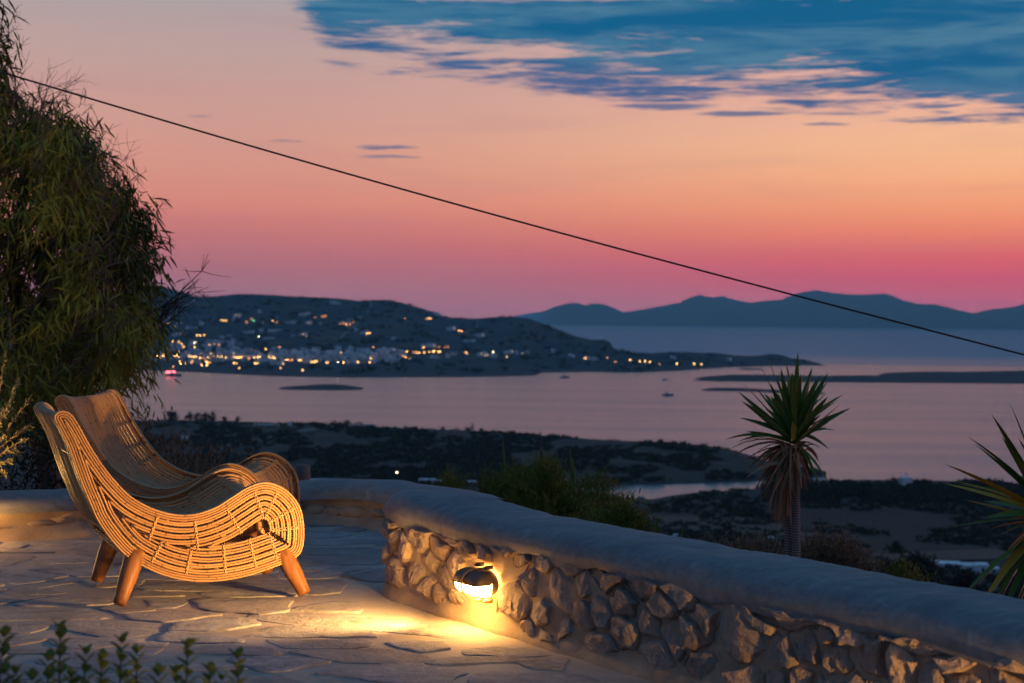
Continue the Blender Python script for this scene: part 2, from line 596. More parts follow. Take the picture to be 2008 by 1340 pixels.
def bladecolour(name, a, bcol, edge, rough=0.45):
    """long leaf: darker along one side, pale margins, colour differs leaf to leaf"""
    m, t, b = material(name)
    r = objrand(t)
    nz = t.noise(t.scale(objcoord(t), (40, 40, 6)), 1.0, 4)
    c = t.mix(r, a, bcol)
    c = t.mix(t.m('MULTIPLY', nz, 0.5), c, edge)
    t.put(b.inputs['Base Color'], c)
    b.inputs['Roughness'].default_value = rough
    b.inputs['Specular IOR Level'].default_value = 0.1
    return m


M['yucca_green'] = bladecolour('spiky_leaf_green', (0.075, 0.14, 0.03, 1), (0.135, 0.225, 0.045, 1), (0.05, 0.085, 0.025, 1))
M['yucca_gold'] = bladecolour('spiky_leaf_yellowed_lit', (0.46, 0.31, 0.03, 1), (0.55, 0.39, 0.05, 1), (0.24, 0.19, 0.03, 1))  # yellowed leaves, with golden lamplight put into their colour
M['yucca_dead'] = bladecolour('spiky_leaf_dead', (0.22, 0.13, 0.065, 1), (0.42, 0.27, 0.15, 1), (0.13, 0.08, 0.045, 1), 0.8)
m, t, b = material('palm_trunk')
w = t.new('ShaderNodeTexWave', bands_direction='Z')
t.put(w.inputs['Vector'], objcoord(t))
w.inputs['Scale'].default_value = 22
w.inputs['Distortion'].default_value = 2.5
w.inputs['Detail'].default_value = 3
t.put(b.inputs['Base Color'], t.mix(w.outputs['Fac'], (0.12, 0.105, 0.09, 1), (0.27, 0.24, 0.205, 1)))
b.inputs['Roughness'].default_value = 0.9
bump(t, b, w.outputs['Fac'], 0.7, 0.006)
M['palm_trunk'] = m


def landmat(name, dark, dry, bare, s=1.0):
    m, t, b = material(name)
    p = position(t)
    a = t.noise(p, 0.012 * s, 6, 0.62, 0.3)
    d = t.noise(p, 0.09 * s, 6, 0.65)
    e = t.noise(t.scale(p, (0.4, 1.0, 1.0)), 0.45 * s, 5, 0.65)
    c = t.mix(t.sstep(0.42, 0.62, t.m('ADD', t.m('MULTIPLY', a, 0.4), t.m('MULTIPLY', d, 0.6))), dark, dry)
    c = t.mix(t.m('MULTIPLY', t.sstep(0.54, 0.70, e), 0.65), c, bare)
    c = t.mix(t.m('MULTIPLY', t.sstep(0.50, 0.38, e), 0.6), c, dark)
    t.put(b.inputs['Base Color'], c)
    b.inputs['Roughness'].default_value = 0.95
    bump(t, b, t.m('ADD', e, d), 0.6, 1.2 / s)
    return m


M['land_near'] = landmat('hillside_ground', (0.022, 0.018, 0.013, 1), (0.042, 0.032, 0.022, 1), (0.085, 0.063, 0.045, 1))
M['land_mid'] = landmat('headland_ground', (0.027, 0.024, 0.018, 1), (0.058, 0.046, 0.034, 1), (0.105, 0.084, 0.066, 1))
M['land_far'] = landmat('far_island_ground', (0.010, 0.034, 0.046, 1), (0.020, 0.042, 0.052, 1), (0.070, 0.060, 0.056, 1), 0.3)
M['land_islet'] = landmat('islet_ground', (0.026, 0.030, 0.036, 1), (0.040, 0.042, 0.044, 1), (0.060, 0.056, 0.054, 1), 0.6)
M['mountain'] = landmat('haze_blue_mountain_ground', (0.20, 0.42, 0.56, 1), (0.23, 0.45, 0.60, 1), (0.26, 0.48, 0.62, 1), 0.03)  # ground colour with the blue of the haze mixed in
M['field'] = plain('dry_field', (0.115, 0.085, 0.062), 0.95, 0.05, 0.25)
M['track'] = plain('dirt_track', (0.24, 0.195, 0.165), 0.95, 0.3, 0.2)
M['white'] = plain('white_plaster', (0.80, 0.80, 0.80), 0.8, 0.8, 0.10)
M['white_dim'] = plain('weathered_plaster', (0.56, 0.55, 0.55), 0.85, 0.8, 0.2)
M['ochre'] = plain('ochre_plaster', (0.42, 0.28, 0.20), 0.85, 0.8, 0.2)
M['window_dark'] = plain('dark_window', (0.03, 0.035, 0.045), 0.25, 1, 0.2)
M['rubble'] = plain('rubble_stone', (0.20, 0.15, 0.125), 0.95, 1.5, 0.5, 0, 0.5)
M['hull'] = plain('boat_hull', (0.10, 0.11, 0.13), 0.5, 2, 0.2)
M['hull_white'] = plain('boat_white', (0.5, 0.5, 0.52), 0.5, 2, 0.1)
M['cable'] = plain('cable_black', (0.018, 0.016, 0.020), 0.55, 5, 0.2)
M['terracotta'] = plain('terracotta', (0.34, 0.16, 0.09), 0.8, 8, 0.2)

# ------------------------------------------------------------------ sea
SEA = -100.0
m, t, b = material('sea_water')
p = position(t)
sp = t.new('ShaderNodeSeparateXYZ')
t.put(sp.inputs[0], p)
dist = sp.outputs[1]
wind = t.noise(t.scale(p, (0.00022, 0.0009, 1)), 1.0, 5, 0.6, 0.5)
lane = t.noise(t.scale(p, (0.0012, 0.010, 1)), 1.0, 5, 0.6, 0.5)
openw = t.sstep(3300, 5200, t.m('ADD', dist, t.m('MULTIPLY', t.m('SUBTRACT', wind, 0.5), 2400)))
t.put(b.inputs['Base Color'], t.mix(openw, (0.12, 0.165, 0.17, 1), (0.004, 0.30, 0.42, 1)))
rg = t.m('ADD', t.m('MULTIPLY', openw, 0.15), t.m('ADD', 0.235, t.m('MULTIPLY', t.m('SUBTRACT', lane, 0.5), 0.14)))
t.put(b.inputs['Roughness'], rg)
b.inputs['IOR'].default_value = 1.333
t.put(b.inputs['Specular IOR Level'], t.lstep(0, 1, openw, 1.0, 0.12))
ww = t.noise(t.scale(p, (0.035, 0.10, 1)), 1.0, 4, 0.6)
ws = t.noise(t.scale(p, (0.25, 0.5, 1)), 1.0, 3, 0.6)
nb = t.new('ShaderNodeBump')
nb.inputs['Strength'].default_value = 0.28
nb.inputs['Distance'].default_value = 1.6
t.put(nb.inputs['Height'], t.m('ADD', ww, t.m('MULTIPLY', ws, 0.2)))
t.put(b.inputs['Normal'], nb.outputs[0])
M['sea'] = m
FAR = 45000.0
mb = MB()
ys = [500, 900, 1500, 2500, 4000, 7000, 12000, 20000, 30000, FAR]
mb.grid([[(x * FAR * 0.55, y, SEA) for x in np.linspace(-1, 1, 9)] for y in ys])
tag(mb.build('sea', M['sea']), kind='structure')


# ------------------------------------------------------------------ land masses
BVH = {}


def land(name, xs, shore, ridge, ridge_dist, mat, rows=26, power=1.0, amp=4.0, nsc=0.01, back=600.0, rough_edge=0.0, seed=0.0):
    """a land mass: shoreline (pixels on the sea), skyline (pixels at a distance), gentle flanks"""
    grid = []
    for x in xs:
        s = on_level(x, interp(x, shore), SEA)
        rd = ridge_dist(x, s.y)
        r = at(x, interp(x, ridge), rd)
        col = []
        for j in range(rows + 1):
            tt = j / rows
            q = s.lerp(r, tt)
            w = math.sin(math.pi * min(1, tt)) ** 0.6
            z = SEA + (r.z - SEA) * tt ** power
            nz = fbm((q.x * nsc + seed, q.y * nsc, seed), 5)
            z += amp * nz * (w if tt < 0.97 else 0.15) * min(1, tt * 4)
            if rough_edge and tt > 0.9:
                z += rough_edge * fbm((x * 0.11, seed, 1.0), 3)
            if j == 0:
                z = SEA - 1.0
            col.append((q.x, q.y, z))
        dirv = Vector((r.x, r.y, 0)).normalized()
        for k, hz in ((0.35, 0.65), (0.7, 0.25), (1.0, -0.05)):
            q = r + dirv * back * k
            col.append((q.x, q.y, SEA - 1.5 + (r.z - SEA) * max(0, hz) + amp * 0.5 * fbm((q.x * nsc, q.y * nsc, seed), 4) * hz))
        grid.append(col)
    mb = MB()
    mb.grid(grid)
    o = mb.build(name, mat)
    tag(o, kind='structure')
    BVH[name] = BVHTree.FromPolygons(mb.v, mb.f)
    return o


def drop(px, py, *names):
    """first land point seen along a pixel's ray"""
    v = ray(px, py).normalized()
    best = None
    for n in names:
        h = BVH[n].ray_cast(Vector((0, 0, EYE)), v)
        if h[0] is not None and (best is None or h[3] < best[1]):
            best = (h[0], h[3])
    return best[0] if best else None


mount = [(880, 640), (960, 628), (1000, 622), (1030, 616), (1065, 611), (1090, 601), (1118, 594), (1135, 595), (1146, 599), (1160, 596), (1173, 595), (1190, 598),
         (1210, 607), (1221, 612), (1251, 608), (1301, 599), (1331, 594), (1352, 584), (1371, 578), (1384, 582), (1397, 584), (1417, 581), (1442, 589), (1472, 594),
         (1502, 590), (1532, 588), (1548, 581), (1566, 575), (1585, 571), (1602, 569), (1622, 573), (1643, 576), (1678, 578), (1703, 577), (1738, 575),
         (1755, 581), (1772, 589), (1803, 596), (1838, 597), (1863, 604), (1885, 610), (1909, 615), (1944, 607), (1984, 603), (2008, 597), (2090, 588), (2200, 600), (2400, 640)]
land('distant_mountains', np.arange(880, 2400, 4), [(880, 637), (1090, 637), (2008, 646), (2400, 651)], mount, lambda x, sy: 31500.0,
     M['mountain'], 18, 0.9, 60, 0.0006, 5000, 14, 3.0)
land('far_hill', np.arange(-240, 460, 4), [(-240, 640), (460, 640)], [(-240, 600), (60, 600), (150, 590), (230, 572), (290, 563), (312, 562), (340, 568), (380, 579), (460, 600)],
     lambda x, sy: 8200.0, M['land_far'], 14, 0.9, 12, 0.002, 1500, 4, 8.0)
town_sky = [(120, 604), (200, 594), (300, 588), (390, 581), (420, 581), (470, 577), (530, 579), (600, 583), (660, 585), (705, 590), (725, 588), (765, 588), (790, 595),
            (820, 602), (850, 613), (880, 622), (920, 625), (950, 624), (980, 621), (1010, 622), (1040, 626), (1070, 636), (1100, 648), (1130, 660), (1160, 667),
            (1180, 667), (1196, 670), (1203, 683), (1228, 687), (1240, 690), (1280, 692), (1330, 691), (1400, 692), (1440, 697), (1480, 698), (1510, 694), (1532, 695),
            (1560, 706), (1590, 713), (1625, 718)]
town_shore = [(120, 722), (250, 726), (300, 729), (400, 733), (500, 738), (560, 741), (700, 743), (900, 742), (990, 740), (1050, 738), (1062, 732), (1150, 731),
              (1250, 731), (1330, 728), (1400, 723), (1450, 721), (1520, 718), (1625, 719)]
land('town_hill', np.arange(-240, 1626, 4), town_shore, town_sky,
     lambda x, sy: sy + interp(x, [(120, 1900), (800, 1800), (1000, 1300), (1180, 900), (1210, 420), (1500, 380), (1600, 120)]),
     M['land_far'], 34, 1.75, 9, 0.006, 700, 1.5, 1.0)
land('islet', np.arange(522, 736, 2), [(522, 763.5), (580, 765.5), (680, 766), (736, 764)], [(522, 763), (545, 760.5), (570, 757.5), (600, 756), (620, 754), (660, 753.5), (690, 757), (715, 761), (736, 764)],
     lambda x, sy: sy + 70, M['land_islet'], 10, 0.8, 1.0, 0.03, 80, 0.3, 2.0)
land('long_islet', np.arange(1330, 2240, 4), [(1330, 746.5), (1400, 748.5), (1600, 750), (2008, 753), (2240, 756)],
     [(1330, 745.5), (1380, 739), (1430, 735), (1500, 735), (1600, 737), (1700, 736), (1760, 738), (2008, 741), (2240, 742)],
     lambda x, sy: sy + 150, M['land_islet'], 12, 0.7, 1.5, 0.02, 150, 0.5, 5.0)
land('rear_islet', np.arange(1708, 2300, 4), [(1708, 739), (2008, 741), (2300, 744)],
     [(1708, 737), (1740, 731), (1800, 729), (1900, 729), (2008, 727), (2300, 726)],
     lambda x, sy: sy + 150, M['land_islet'], 10, 0.7, 1.5, 0.02, 150, 0.8, 9.0)
land('low_islet', np.arange(1358, 1652, 3), [(1358, 767), (1450, 768), (1600, 774), (1652, 774.5)],
     [(1358, 766), (1400, 760.5), (1450, 761), (1550, 766), (1600, 768.5), (1640, 772.5), (1652, 774)],
     lambda x, sy: sy + 60, M['land_islet'], 10, 0.8, 0.8, 0.03, 80, 0.3, 4.0)
land('reef', np.arange(1436, 1506, 2), [(1436, 725.5), (1506, 726)], [(1436, 725), (1460, 722), (1490, 723), (1506, 725.5)],
     lambda x, sy: sy + 60, M['land_islet'], 6, 0.8, 0.5, 0.03, 60, 0.2, 6.0)
head_sky = [(-200, 822), (250, 824), (330, 823), (420, 825), (560, 829), (650, 831), (740, 837), (800, 840), (900, 843), (1000, 848), (1100, 858), (1200, 866), (1300, 868),
            (1380, 877), (1440, 891), (1480, 905), (1520, 918), (1560, 922), (1600, 926), (1622, 931)]
head_shore = [(-200, 968), (1150, 960), (1225, 953), (1300, 951), (1400, 948), (1470, 945), (1560, 938), (1622, 934)]
land('headland', np.arange(-200, 1624, 4), head_shore, head_sky,
     lambda x, sy: (1.15 - SEA - interp(x, [(-200, 9), (1100, 8), (1300, 8), (1480, 5), (1622, 1.5)])) * FPX / (interp(x, head_sky) - 626 - (x - 1004) * 0.0109),
     M['land_mid'], 40, 0.55, 2.2, 0.02, 150, 1.2, 3.0)
near_sky = [(-400, 975), (1100, 972), (1180, 978), (1240, 987), (1300, 986), (1400, 976), (1500, 966), (1570, 955), (1640, 951), (1700, 949), (1775, 951), (1850, 951), (1950, 956), (2008, 965), (2200, 985)]
PROF = [(5, -1.3), (9, -1.7), (15, -3.2), (30, -6.5), (60, -13), (120, -25), (250, -47), (400, -66), (550, -79), (700, -86.5), (820, -90.5), (900, -92.5)]
grid = []
for x in np.arange(-460, 2480, 10):
    py = interp(x, near_sky)
    yh = 626 + (x - CX) * 0.0109
    zr = interp(x, [(-460, -96), (1180, -98.5), (1280, -99), (1500, -94.5), (1640, -92), (2200, -90)])
    dr = (EYE - zr) * FPX / (py - yh)
    col = []
    for d in np.geomspace(5.0, 1.0 * dr, 90):
        z = interp(d * 905 / dr if d > 400 else d, PROF)
        q = at(x, 700, d)
        u = min(1, max(0, (d - 500) / (dr - 500)))
        z = z * (1 - u) + zr * u
        z += min(3.0, d * 0.012) * fbm((q.x * 0.015, d * 0.02, 2.0), 5) * (1 - 0.9 * u)
        col.append((q.x, d, z))
    e = Vector(col[-1])
    for k, z in ((40, zr - 1.5), (90, SEA - 2)):
        col.append((e.x * (dr + k) / dr, dr + k, z))
    grid.append(col)
mb = MB()
mb.grid(grid)
tag(mb.build('hillside', M['land_near']), kind='structure')
BVH['hillside'] = BVHTree.FromPolygons(mb.v, mb.f)


def drape(name, pts, mat, lift, *on, step=6):
    """a sheet laid on the land: list of (left pixel, right pixel) pairs"""
    rows = []
    for a, bb in zip(pts[:-1], pts[1:]):
        n = max(2, int(max(abs(a[0][0] - bb[0][0]), abs(a[0][1] - bb[0][1]), 12) / step))
        for i in range(n + (1 if bb is pts[-1] else 0)):
            tt = i / n
            l = [a[0][k] * (1 - tt) + bb[0][k] * tt for k in (0, 1)]
            r = [a[1][k] * (1 - tt) + bb[1][k] * tt for k in (0, 1)]
            row = []
            for s in np.linspace(0, 1, 9):
                q = drop(l[0] * (1 - s) + r[0] * s, l[1] * (1 - s) + r[1] * s, *on)
                row.append(q)
            if all(row):
                rows.append([(q.x, q.y, q.z + lift) for q in row])
    if len(rows) > 1:
        mb = MB()
        mb.grid(rows)
        tag(mb.build(name, mat), kind='structure')


drape('field', [((1262, 1012), (1470, 1018)), ((1270, 1028), (1560, 1034)), ((1330, 1046), (1640, 1056))], M['field'], 0.5, 'hillside')
drape('field', [((1690, 1088), (1990, 1078)), ((1690, 1108), (1990, 1098))], M['field'], 0.5, 'hillside')
drape('field', [((380, 829), (600, 834)), ((380, 835), (600, 839))], M['field'], 0.3, 'headland')
drape('field', [((330, 852), (520, 850)), ((330, 858), (520, 856))], M['field'], 0.3, 'headland')
drape('track', [((418, 878), (420, 884)), ((470, 867), (474, 873)), ((520, 858), (526, 863)), ((538, 851), (543, 855)), ((600, 842), (604, 846)), ((655, 833), (660, 836))], M['track'], 0.3, 'headland')
for pts in ([((705, 629), (711, 629)), ((692, 640), (697, 641)), ((676, 652), (680, 654)), ((662, 667), (666, 669))],
            [((935, 627), (938, 628)), ((936, 640), (939, 641)), ((925, 647), (928, 649)), ((907, 653), (909, 655))],
            [((725, 590), (728, 590)), ((727, 600), (730, 601)), ((719, 610), (723, 611)), ((719, 616), (722, 617))]):
    drape('track', pts, M['track'], 1.0, 'town_hill', step=3)
for (x0, x1, y0, y1) in ((520, 575, 671, 676), (605, 665, 660, 668), (617, 645, 672, 677), (770, 812, 676, 682), (985, 1060, 661, 666), (560, 600, 600, 606), (740, 790, 640, 643), (350, 420, 596, 602)):
    drape('field', [((x0, y0 + 1), (x1, y0)), ((x0 + 4, y1), (x1 + 6, y1))], M['field'], 1.0, 'town_hill')

# ------------------------------------------------------------------ haze over the sea
m = bpy.data.materials.new('air_haze')
m.use_nodes = True
nt = m.node_tree
for n in list(nt.nodes):
    nt.nodes.remove(n)
out = nt.nodes.new('ShaderNodeOutputMaterial')
pv = nt.nodes.new('ShaderNodeVolumePrincipled')
pv.inputs['Color'].default_value = (0.34, 0.82, 1.0, 1)
pv.inputs['Density'].default_value = HAZE
pv.inputs['Anisotropy'].default_value = 0.35
nt.links.new(pv.outputs[0], out.inputs['Volume'])
mb = MB()
mb.box((0, 22400, 275), (2 * 25500, 2 * 22900, 2 * 380))
tag(mb.build('haze', m, smooth=False), kind='stuff')

# ------------------------------------------------------------------ terrace
NW0 = Vector((-0.41, 6.57, 0))                       # front foot of the near wall
NWD = Vector((0.5446, -0.8387, 0))                   # along the wall, towards the camera's right
NWN = Vector((-0.8387, -0.5446, 0))                  # out of the wall face, over the terrace
NW_END, NW_LEN, NW_T = -0.36, 6.4, 0.34              # far rounded end, length, thickness
far_foot = [(-6.2, 7.0), (-4.4, 7.75), (-2.60, 8.28), (-2.10, 8.55), (-1.60, 8.92), (-1.15, 9.12), (-0.92, 9.06), (-0.74, 8.90), (-0.56, 8.70), (-0.42, 8.5), (-0.33, 8.3)]

terr = [(-6.2, -3), (4.2, -3)] + [tuple((NW0 + NWD * s - NWN * 0.17).xy) for s in (6.2, 3, 1, -0.1)] + [(-0.30, 7.5), (-0.33, 8.1)] + [(x, y + 0.12) for x, y in far_foot[::-1][1:]]
bm = bmesh.new()
f = bm.faces.new([bm.verts.new((x, y, 0)) for x, y in terr])
bmesh.ops.triangulate(bm, faces=[f])
me = bpy.data.meshes.new('terrace')
bm.to_mesh(me)
bm.free()
me.materials.append(M['joint'])
terrace = tag(link('terrace', me), kind='structure')


def clip(poly, p, n):
    out = []
    for i in range(len(poly)):
        a, b_ = poly[i], poly[(i + 1) % len(poly)]
        da, db = (a[0] - p[0]) * n[0] + (a[1] - p[1]) * n[1], (b_[0] - p[0]) * n[0] + (b_[1] - p[1]) * n[1]
        if da <= 0:
            out.append(a)
        if (da < 0 < db) or (db < 0 < da):
            k = da / (da - db)
            out.append((a[0] + (b_[0] - a[0]) * k, a[1] + (b_[1] - a[1]) * k))
    return out


def far_y(x):
    return interp(x, far_foot)


def inside_terrace(x, y, pad=0.0):
    s = (Vector((x, y, 0)) - NW0).dot(NWN)
    al = (Vector((x, y, 0)) - NW0).dot(NWD)
    if al > NW_END - 0.1 and s < pad:
        return False
    if (x > -0.75 and y > 8.75 + (-0.75 - x) * 0.9) or y > far_y(x) - pad:
        return False
    return True


# irregular crazy paving: cells of a stretched random lattice, shrunk to leave mortar joints
seeds = []
for i in range(5200):
    x, y = rng.uniform(-4.9, 2.4), rng.uniform(2.4, 9.3)
    rmin = rng.uniform(0.09, 0.36)
    if all(((x - a) / 1.5) ** 2 + (y - b_) ** 2 > (0.5 * (rmin + r)) ** 2 * 1.25 for a, b_, r in seeds):
        seeds.append((x, y, rmin))
seeds = [s for s in seeds]
stones = []
for i, (x, y, r) in enumerate(seeds):
    poly = [(x - 1, y - 1), (x + 1, y - 1), (x + 1, y + 1), (x - 1, y + 1)]
    for j, (a, b_, r2) in enumerate(seeds):
        if i == j or abs(a - x) > 1.6 or abs(b_ - y) > 1.6:
            continue
        # weighted bisector
        dx_, dy_ = (a - x) / 1.5 ** 2 + rng.normal(0, 0.07), (b_ - y) + rng.normal(0, 0.07)
        k = 0.5 + 0.3 * (r - r2) / (r + r2)
        poly = clip(poly, (x + (a - x) * k, y + (b_ - y) * k), (dx_, dy_))
        if len(poly) < 3:
            break
    if len(poly) < 3:
        continue
    if not inside_terrace(x, y, 0.06):
        continue
    keep = [q for q in poly if inside_terrace(q[0], q[1], 0.02)]
    if len(keep) < len(poly):
        c = (x, y)
        poly2 = []
        for q in poly:
            k = 1.0
            while k > 0.15 and not inside_terrace(c[0] + (q[0] - c[0]) * k, c[1] + (q[1] - c[1]) * k, 0.03):
                k -= 0.05
            poly2.append((c[0] + (q[0] - c[0]) * k, c[1] + (q[1] - c[1]) * k))
        poly = poly2
    stones.append((x, y, poly))


def outline_stone(poly, gap, seed, rough=0.014):
    """shrink, subdivide with ragged edges"""
    cx_ = sum(p[0] for p in poly) / len(poly)
    cy_ = sum(p[1] for p in poly) / len(poly)
    out = []
    n = len(poly)
    sh = []
    for p in poly:
        d = math.hypot(p[0] - cx_, p[1] - cy_)
        k = max(0.25, 1 - gap / max(d, 0.02))
        sh.append((cx_ + (p[0] - cx_) * k, cy_ + (p[1] - cy_) * k))
    for i in range(n):
        a, b_ = sh[i], sh[(i + 1) % n]
        L = math.hypot(b_[0] - a[0], b_[1] - a[1])
        m_ = max(2, int(L / 0.032))
        for k in range(m_):
            t_ = k / m_
            if k == 0:
                pv_ = sh[i - 1]
                out.append((a[0] * 0.94 + (b_[0] + pv_[0]) * 0.03, a[1] * 0.94 + (b_[1] + pv_[1]) * 0.03))
            else:
                j = rough * (fbm((a[0] * 9 + t_ * L * 9, a[1] * 9, seed), 2) * 1.1 + fbm((a[0] * 9 + t_ * L * 40, a[1] * 9, seed + 9), 2) * 0.5)
                out.append((a[0] + (b_[0] - a[0]) * t_ - (b_[1] - a[1]) / L * j, a[1] + (b_[1] - a[1]) * t_ + (b_[0] - a[0]) / L * j))
    return (cx_, cy_), out


for i, (x, y, poly) in enumerate(stones):
    gap = rng.uniform(0.010, 0.030) * (1.6 if rng.random() < 0.15 else 1)
    c, ol = outline_stone(poly, gap, i * 1.7)
    if len(ol) < 5:
        continue
    h = rng.uniform(0.002, 0.0065)
    tx, ty = rng.normal(0, 0.006), rng.normal(0, 0.008)
    tops = []
    for k, (sc, z) in enumerate(((1.015, -0.004), (1.0, h * 0.86), (0.985, h), (0.80, h), (0.5, h), (0.2, h))):
        row = []
        for q in ol:
            px_, py_ = (q[0] - c[0]) * sc, (q[1] - c[1]) * sc
            zz = z
            if k >= 1:
                zz += tx * px_ + ty * py_ + 0.0016 * fbm(((c[0] + px_) * 9, (c[1] + py_) * 16, i), 5)
            row.append((px_, py_, zz))
        tops.append(row)
    mb = MB()
    mb.grid(tops[:2], closed=True)
    mb.grid(tops[1:], closed=True)
    o_ = mb.n - len(ol)
    mb.f.append([o_ + k for k in range(len(ol))])
    mb.mi.append(0)
    mb.uv.append(None)
    link('flagstone', mb.mesh('flagstone', M['flag']), terrace, (c[0], c[1], 0))


# ------------------------------------------------------------------ garden walls
def near_crest(s):
    """crest height along the near wall"""
    hump = 0.024 * math.exp(-((s + 0.02) / 0.36) ** 2)
    return 0.418 + hump + 0.008 * fbm((s * 1.3, 3.3, 0), 3) - 0.012 * max(0, 1 - abs(s - 0.62) / 0.35)


def wall_pt(s, nn, z):
    p = NW0 + NWD * s + NWN * nn
    return (p.x, p.y, z)


def near_ring(off):
    """plan ring of the near wall, offset outwards, from the front right, round the far end, to the back right: (s, n, sign)"""
    pts = []
    for s in np.linspace(NW_LEN, 0.0, 260):
        pts.append((s, off))
    R_ = NW_T / 2
    for a in np.linspace(0, math.pi, 40):
        pts.append((-math.sin(a) * (-NW_END + off * 0.8), -R_ + math.cos(a) * (R_ + off)))
    for s in np.linspace(0.0, NW_LEN, 260):
        pts.append((s, -NW_T - off))
    return pts


near_wall = empty('garden_wall', (NW0.x, NW0.y, 0), label='low rubble stone wall with whitewashed rounded cap and lit wall lamp beside the terrace',
                  cat='garden wall')


def rel(p, root=NW0):
    return (p[0] - root.x, p[1] - root.y, p[2])


rows = []
zs = list(np.linspace(0.36, 0.0, 22)) + [-0.5, -2.2]
ring0 = near_ring(0.0)
for zi, z in enumerate(zs):
    row = []
    for k, (s, nn) in enumerate(ring0):
        w = wall_pt(s, nn, z)
        bulge = 0.0
        if z > -0.1:
            bulge = -0.001 + 0.011 * fbm((w[0] * 5, w[1] * 5, z * 7), 5) + 0.006 * fbm((w[0] * 30, w[1] * 30, z * 30), 3) + 0.035 * max(0, 1 - z / 0.10) ** 2 * (1 if k < 300 else 0)
        ctr = (s if s > 0 else 0.0, -NW_T / 2)
        dv = np.array([s - ctr[0], nn - ctr[1]])
        dv = dv / (np.linalg.norm(dv) + 1e-9)
        row.append(rel(wall_pt(s + dv[0] * bulge, nn + dv[1] * bulge, z)))
    rows.append(row)
mb = MB()
mb.grid(rows)
mb.build('wall_body', M['render'], near_wall)
# cap: rounded plaster coping following the same ring
rows = []
for u in np.linspace(0, 1, 15):
    a = u * math.pi / 2
    row = []
    for k, (s, nn) in enumerate(near_ring(0.028)):
        ctr = (s if s > 0.0 else 0.0, -NW_T / 2)
        f_ = math.cos(a) ** 0.55
        S, N = ctr[0] + (s - ctr[0]) * f_, ctr[1] + (nn - ctr[1]) * f_
        zc = near_crest(S)
        lowz = 0.315 + 0.014 * fbm((s * 5, nn * 6, 5.5), 3) if u == 0 else 0.318
        z = lowz + (zc - 0.318) * math.sin(a) ** 0.75 + 0.009 * fbm((S * 3.2, N * 6, 1.0), 4) + 0.003 * fbm((S * 17, N * 17, 2.0), 3)
        if u == 0:
            S, N = ctr[0] + (s - ctr[0]) * 0.93, ctr[1] + (nn - ctr[1]) * 0.93
            z -= 0.012
        row.append(rel(wall_pt(S, N, z)))
    rows.append(row)
mb = MB()
mb.grid(rows)
cap_o = mb.build('wall_cap', M['whitewash'], near_wall)
bm = bmesh.new()
bm.from_mesh(cap_o.data)
bmesh.ops.remove_doubles(bm, verts=bm.verts, dist=2e-4)
bmesh.ops.recalc_face_normals(bm, faces=bm.faces)
bm.to_mesh(cap_o.data)
bm.free()


def rock(size, seed, flat=0.55, detail=3, sharp=0.30):
    """angular field stone: a subdivided ball cut by planes and roughened, face towards +Y"""
    bm = bmesh.new()
    bmesh.ops.create_icosphere(bm, subdivisions=detail, radius=1.0)
    r_ = np.random.default_rng(seed)
    na = int(r_.integers(5, 8))
    planes = []
    for q in range(na):
        an = 2 * math.pi * (q + r_.uniform(-0.28, 0.28)) / na
        planes.append((unit(np.array([math.cos(an), r_.uniform(-0.05, 0.35), math.sin(an)])), r_.uniform(0.66, 0.98)))
    planes.append((unit(np.array([r_.normal(0, .25), 1.0, r_.normal(0, .25)])), r_.uniform(0.55, 0.8)))
    for q in range(5):
        planes.append((unit(np.array([r_.normal(0, .7), 0.8, r_.normal(0, .7)])), r_.uniform(0.66, 0.86)))
    V, Fc = [], []
    bm.verts.ensure_lookup_table()
    for v in bm.verts:
        p = np.array(v.co) * 1.35
        for n_, d_ in planes:
            e = p @ n_ - d_
            if e > 0:
                p = p - n_ * e * 0.985
        nz = fbm(tuple(p * 1.5 + seed), 3) * 0.10 + abs(fbm(tuple(p * (4.5, 4.5, 2.2) + seed), 4)) * 0.13 - 0.03 + fbm(tuple(p * 12 + seed), 2) * 0.035
        p = p * (1 + nz)
        V.append((p[0] * size[0], p[1] * size[1], p[2] * size[2]))
    for fc in bm.faces:
        Fc.append([v.index for v in fc.verts])
    bm.free()
    return V, Fc


yaw = math.atan2(NWN.y, NWN.x) - math.pi / 2
LAMP_S = 0.60


def wall_map(s, nn, z):
    """point on the stone face: straight for s > 0, wrapping round the far end for s < 0"""
    if s >= 0:
        return Vector(wall_pt(s, nn, z))
    a = min(2.2, -s / 0.27)
    c = Vector(wall_pt(0, -NW_T / 2, z))
    return c + NWN * math.cos(a) * (NW_T / 2 + nn) - NWD * math.sin(a) * (-NW_END + nn)


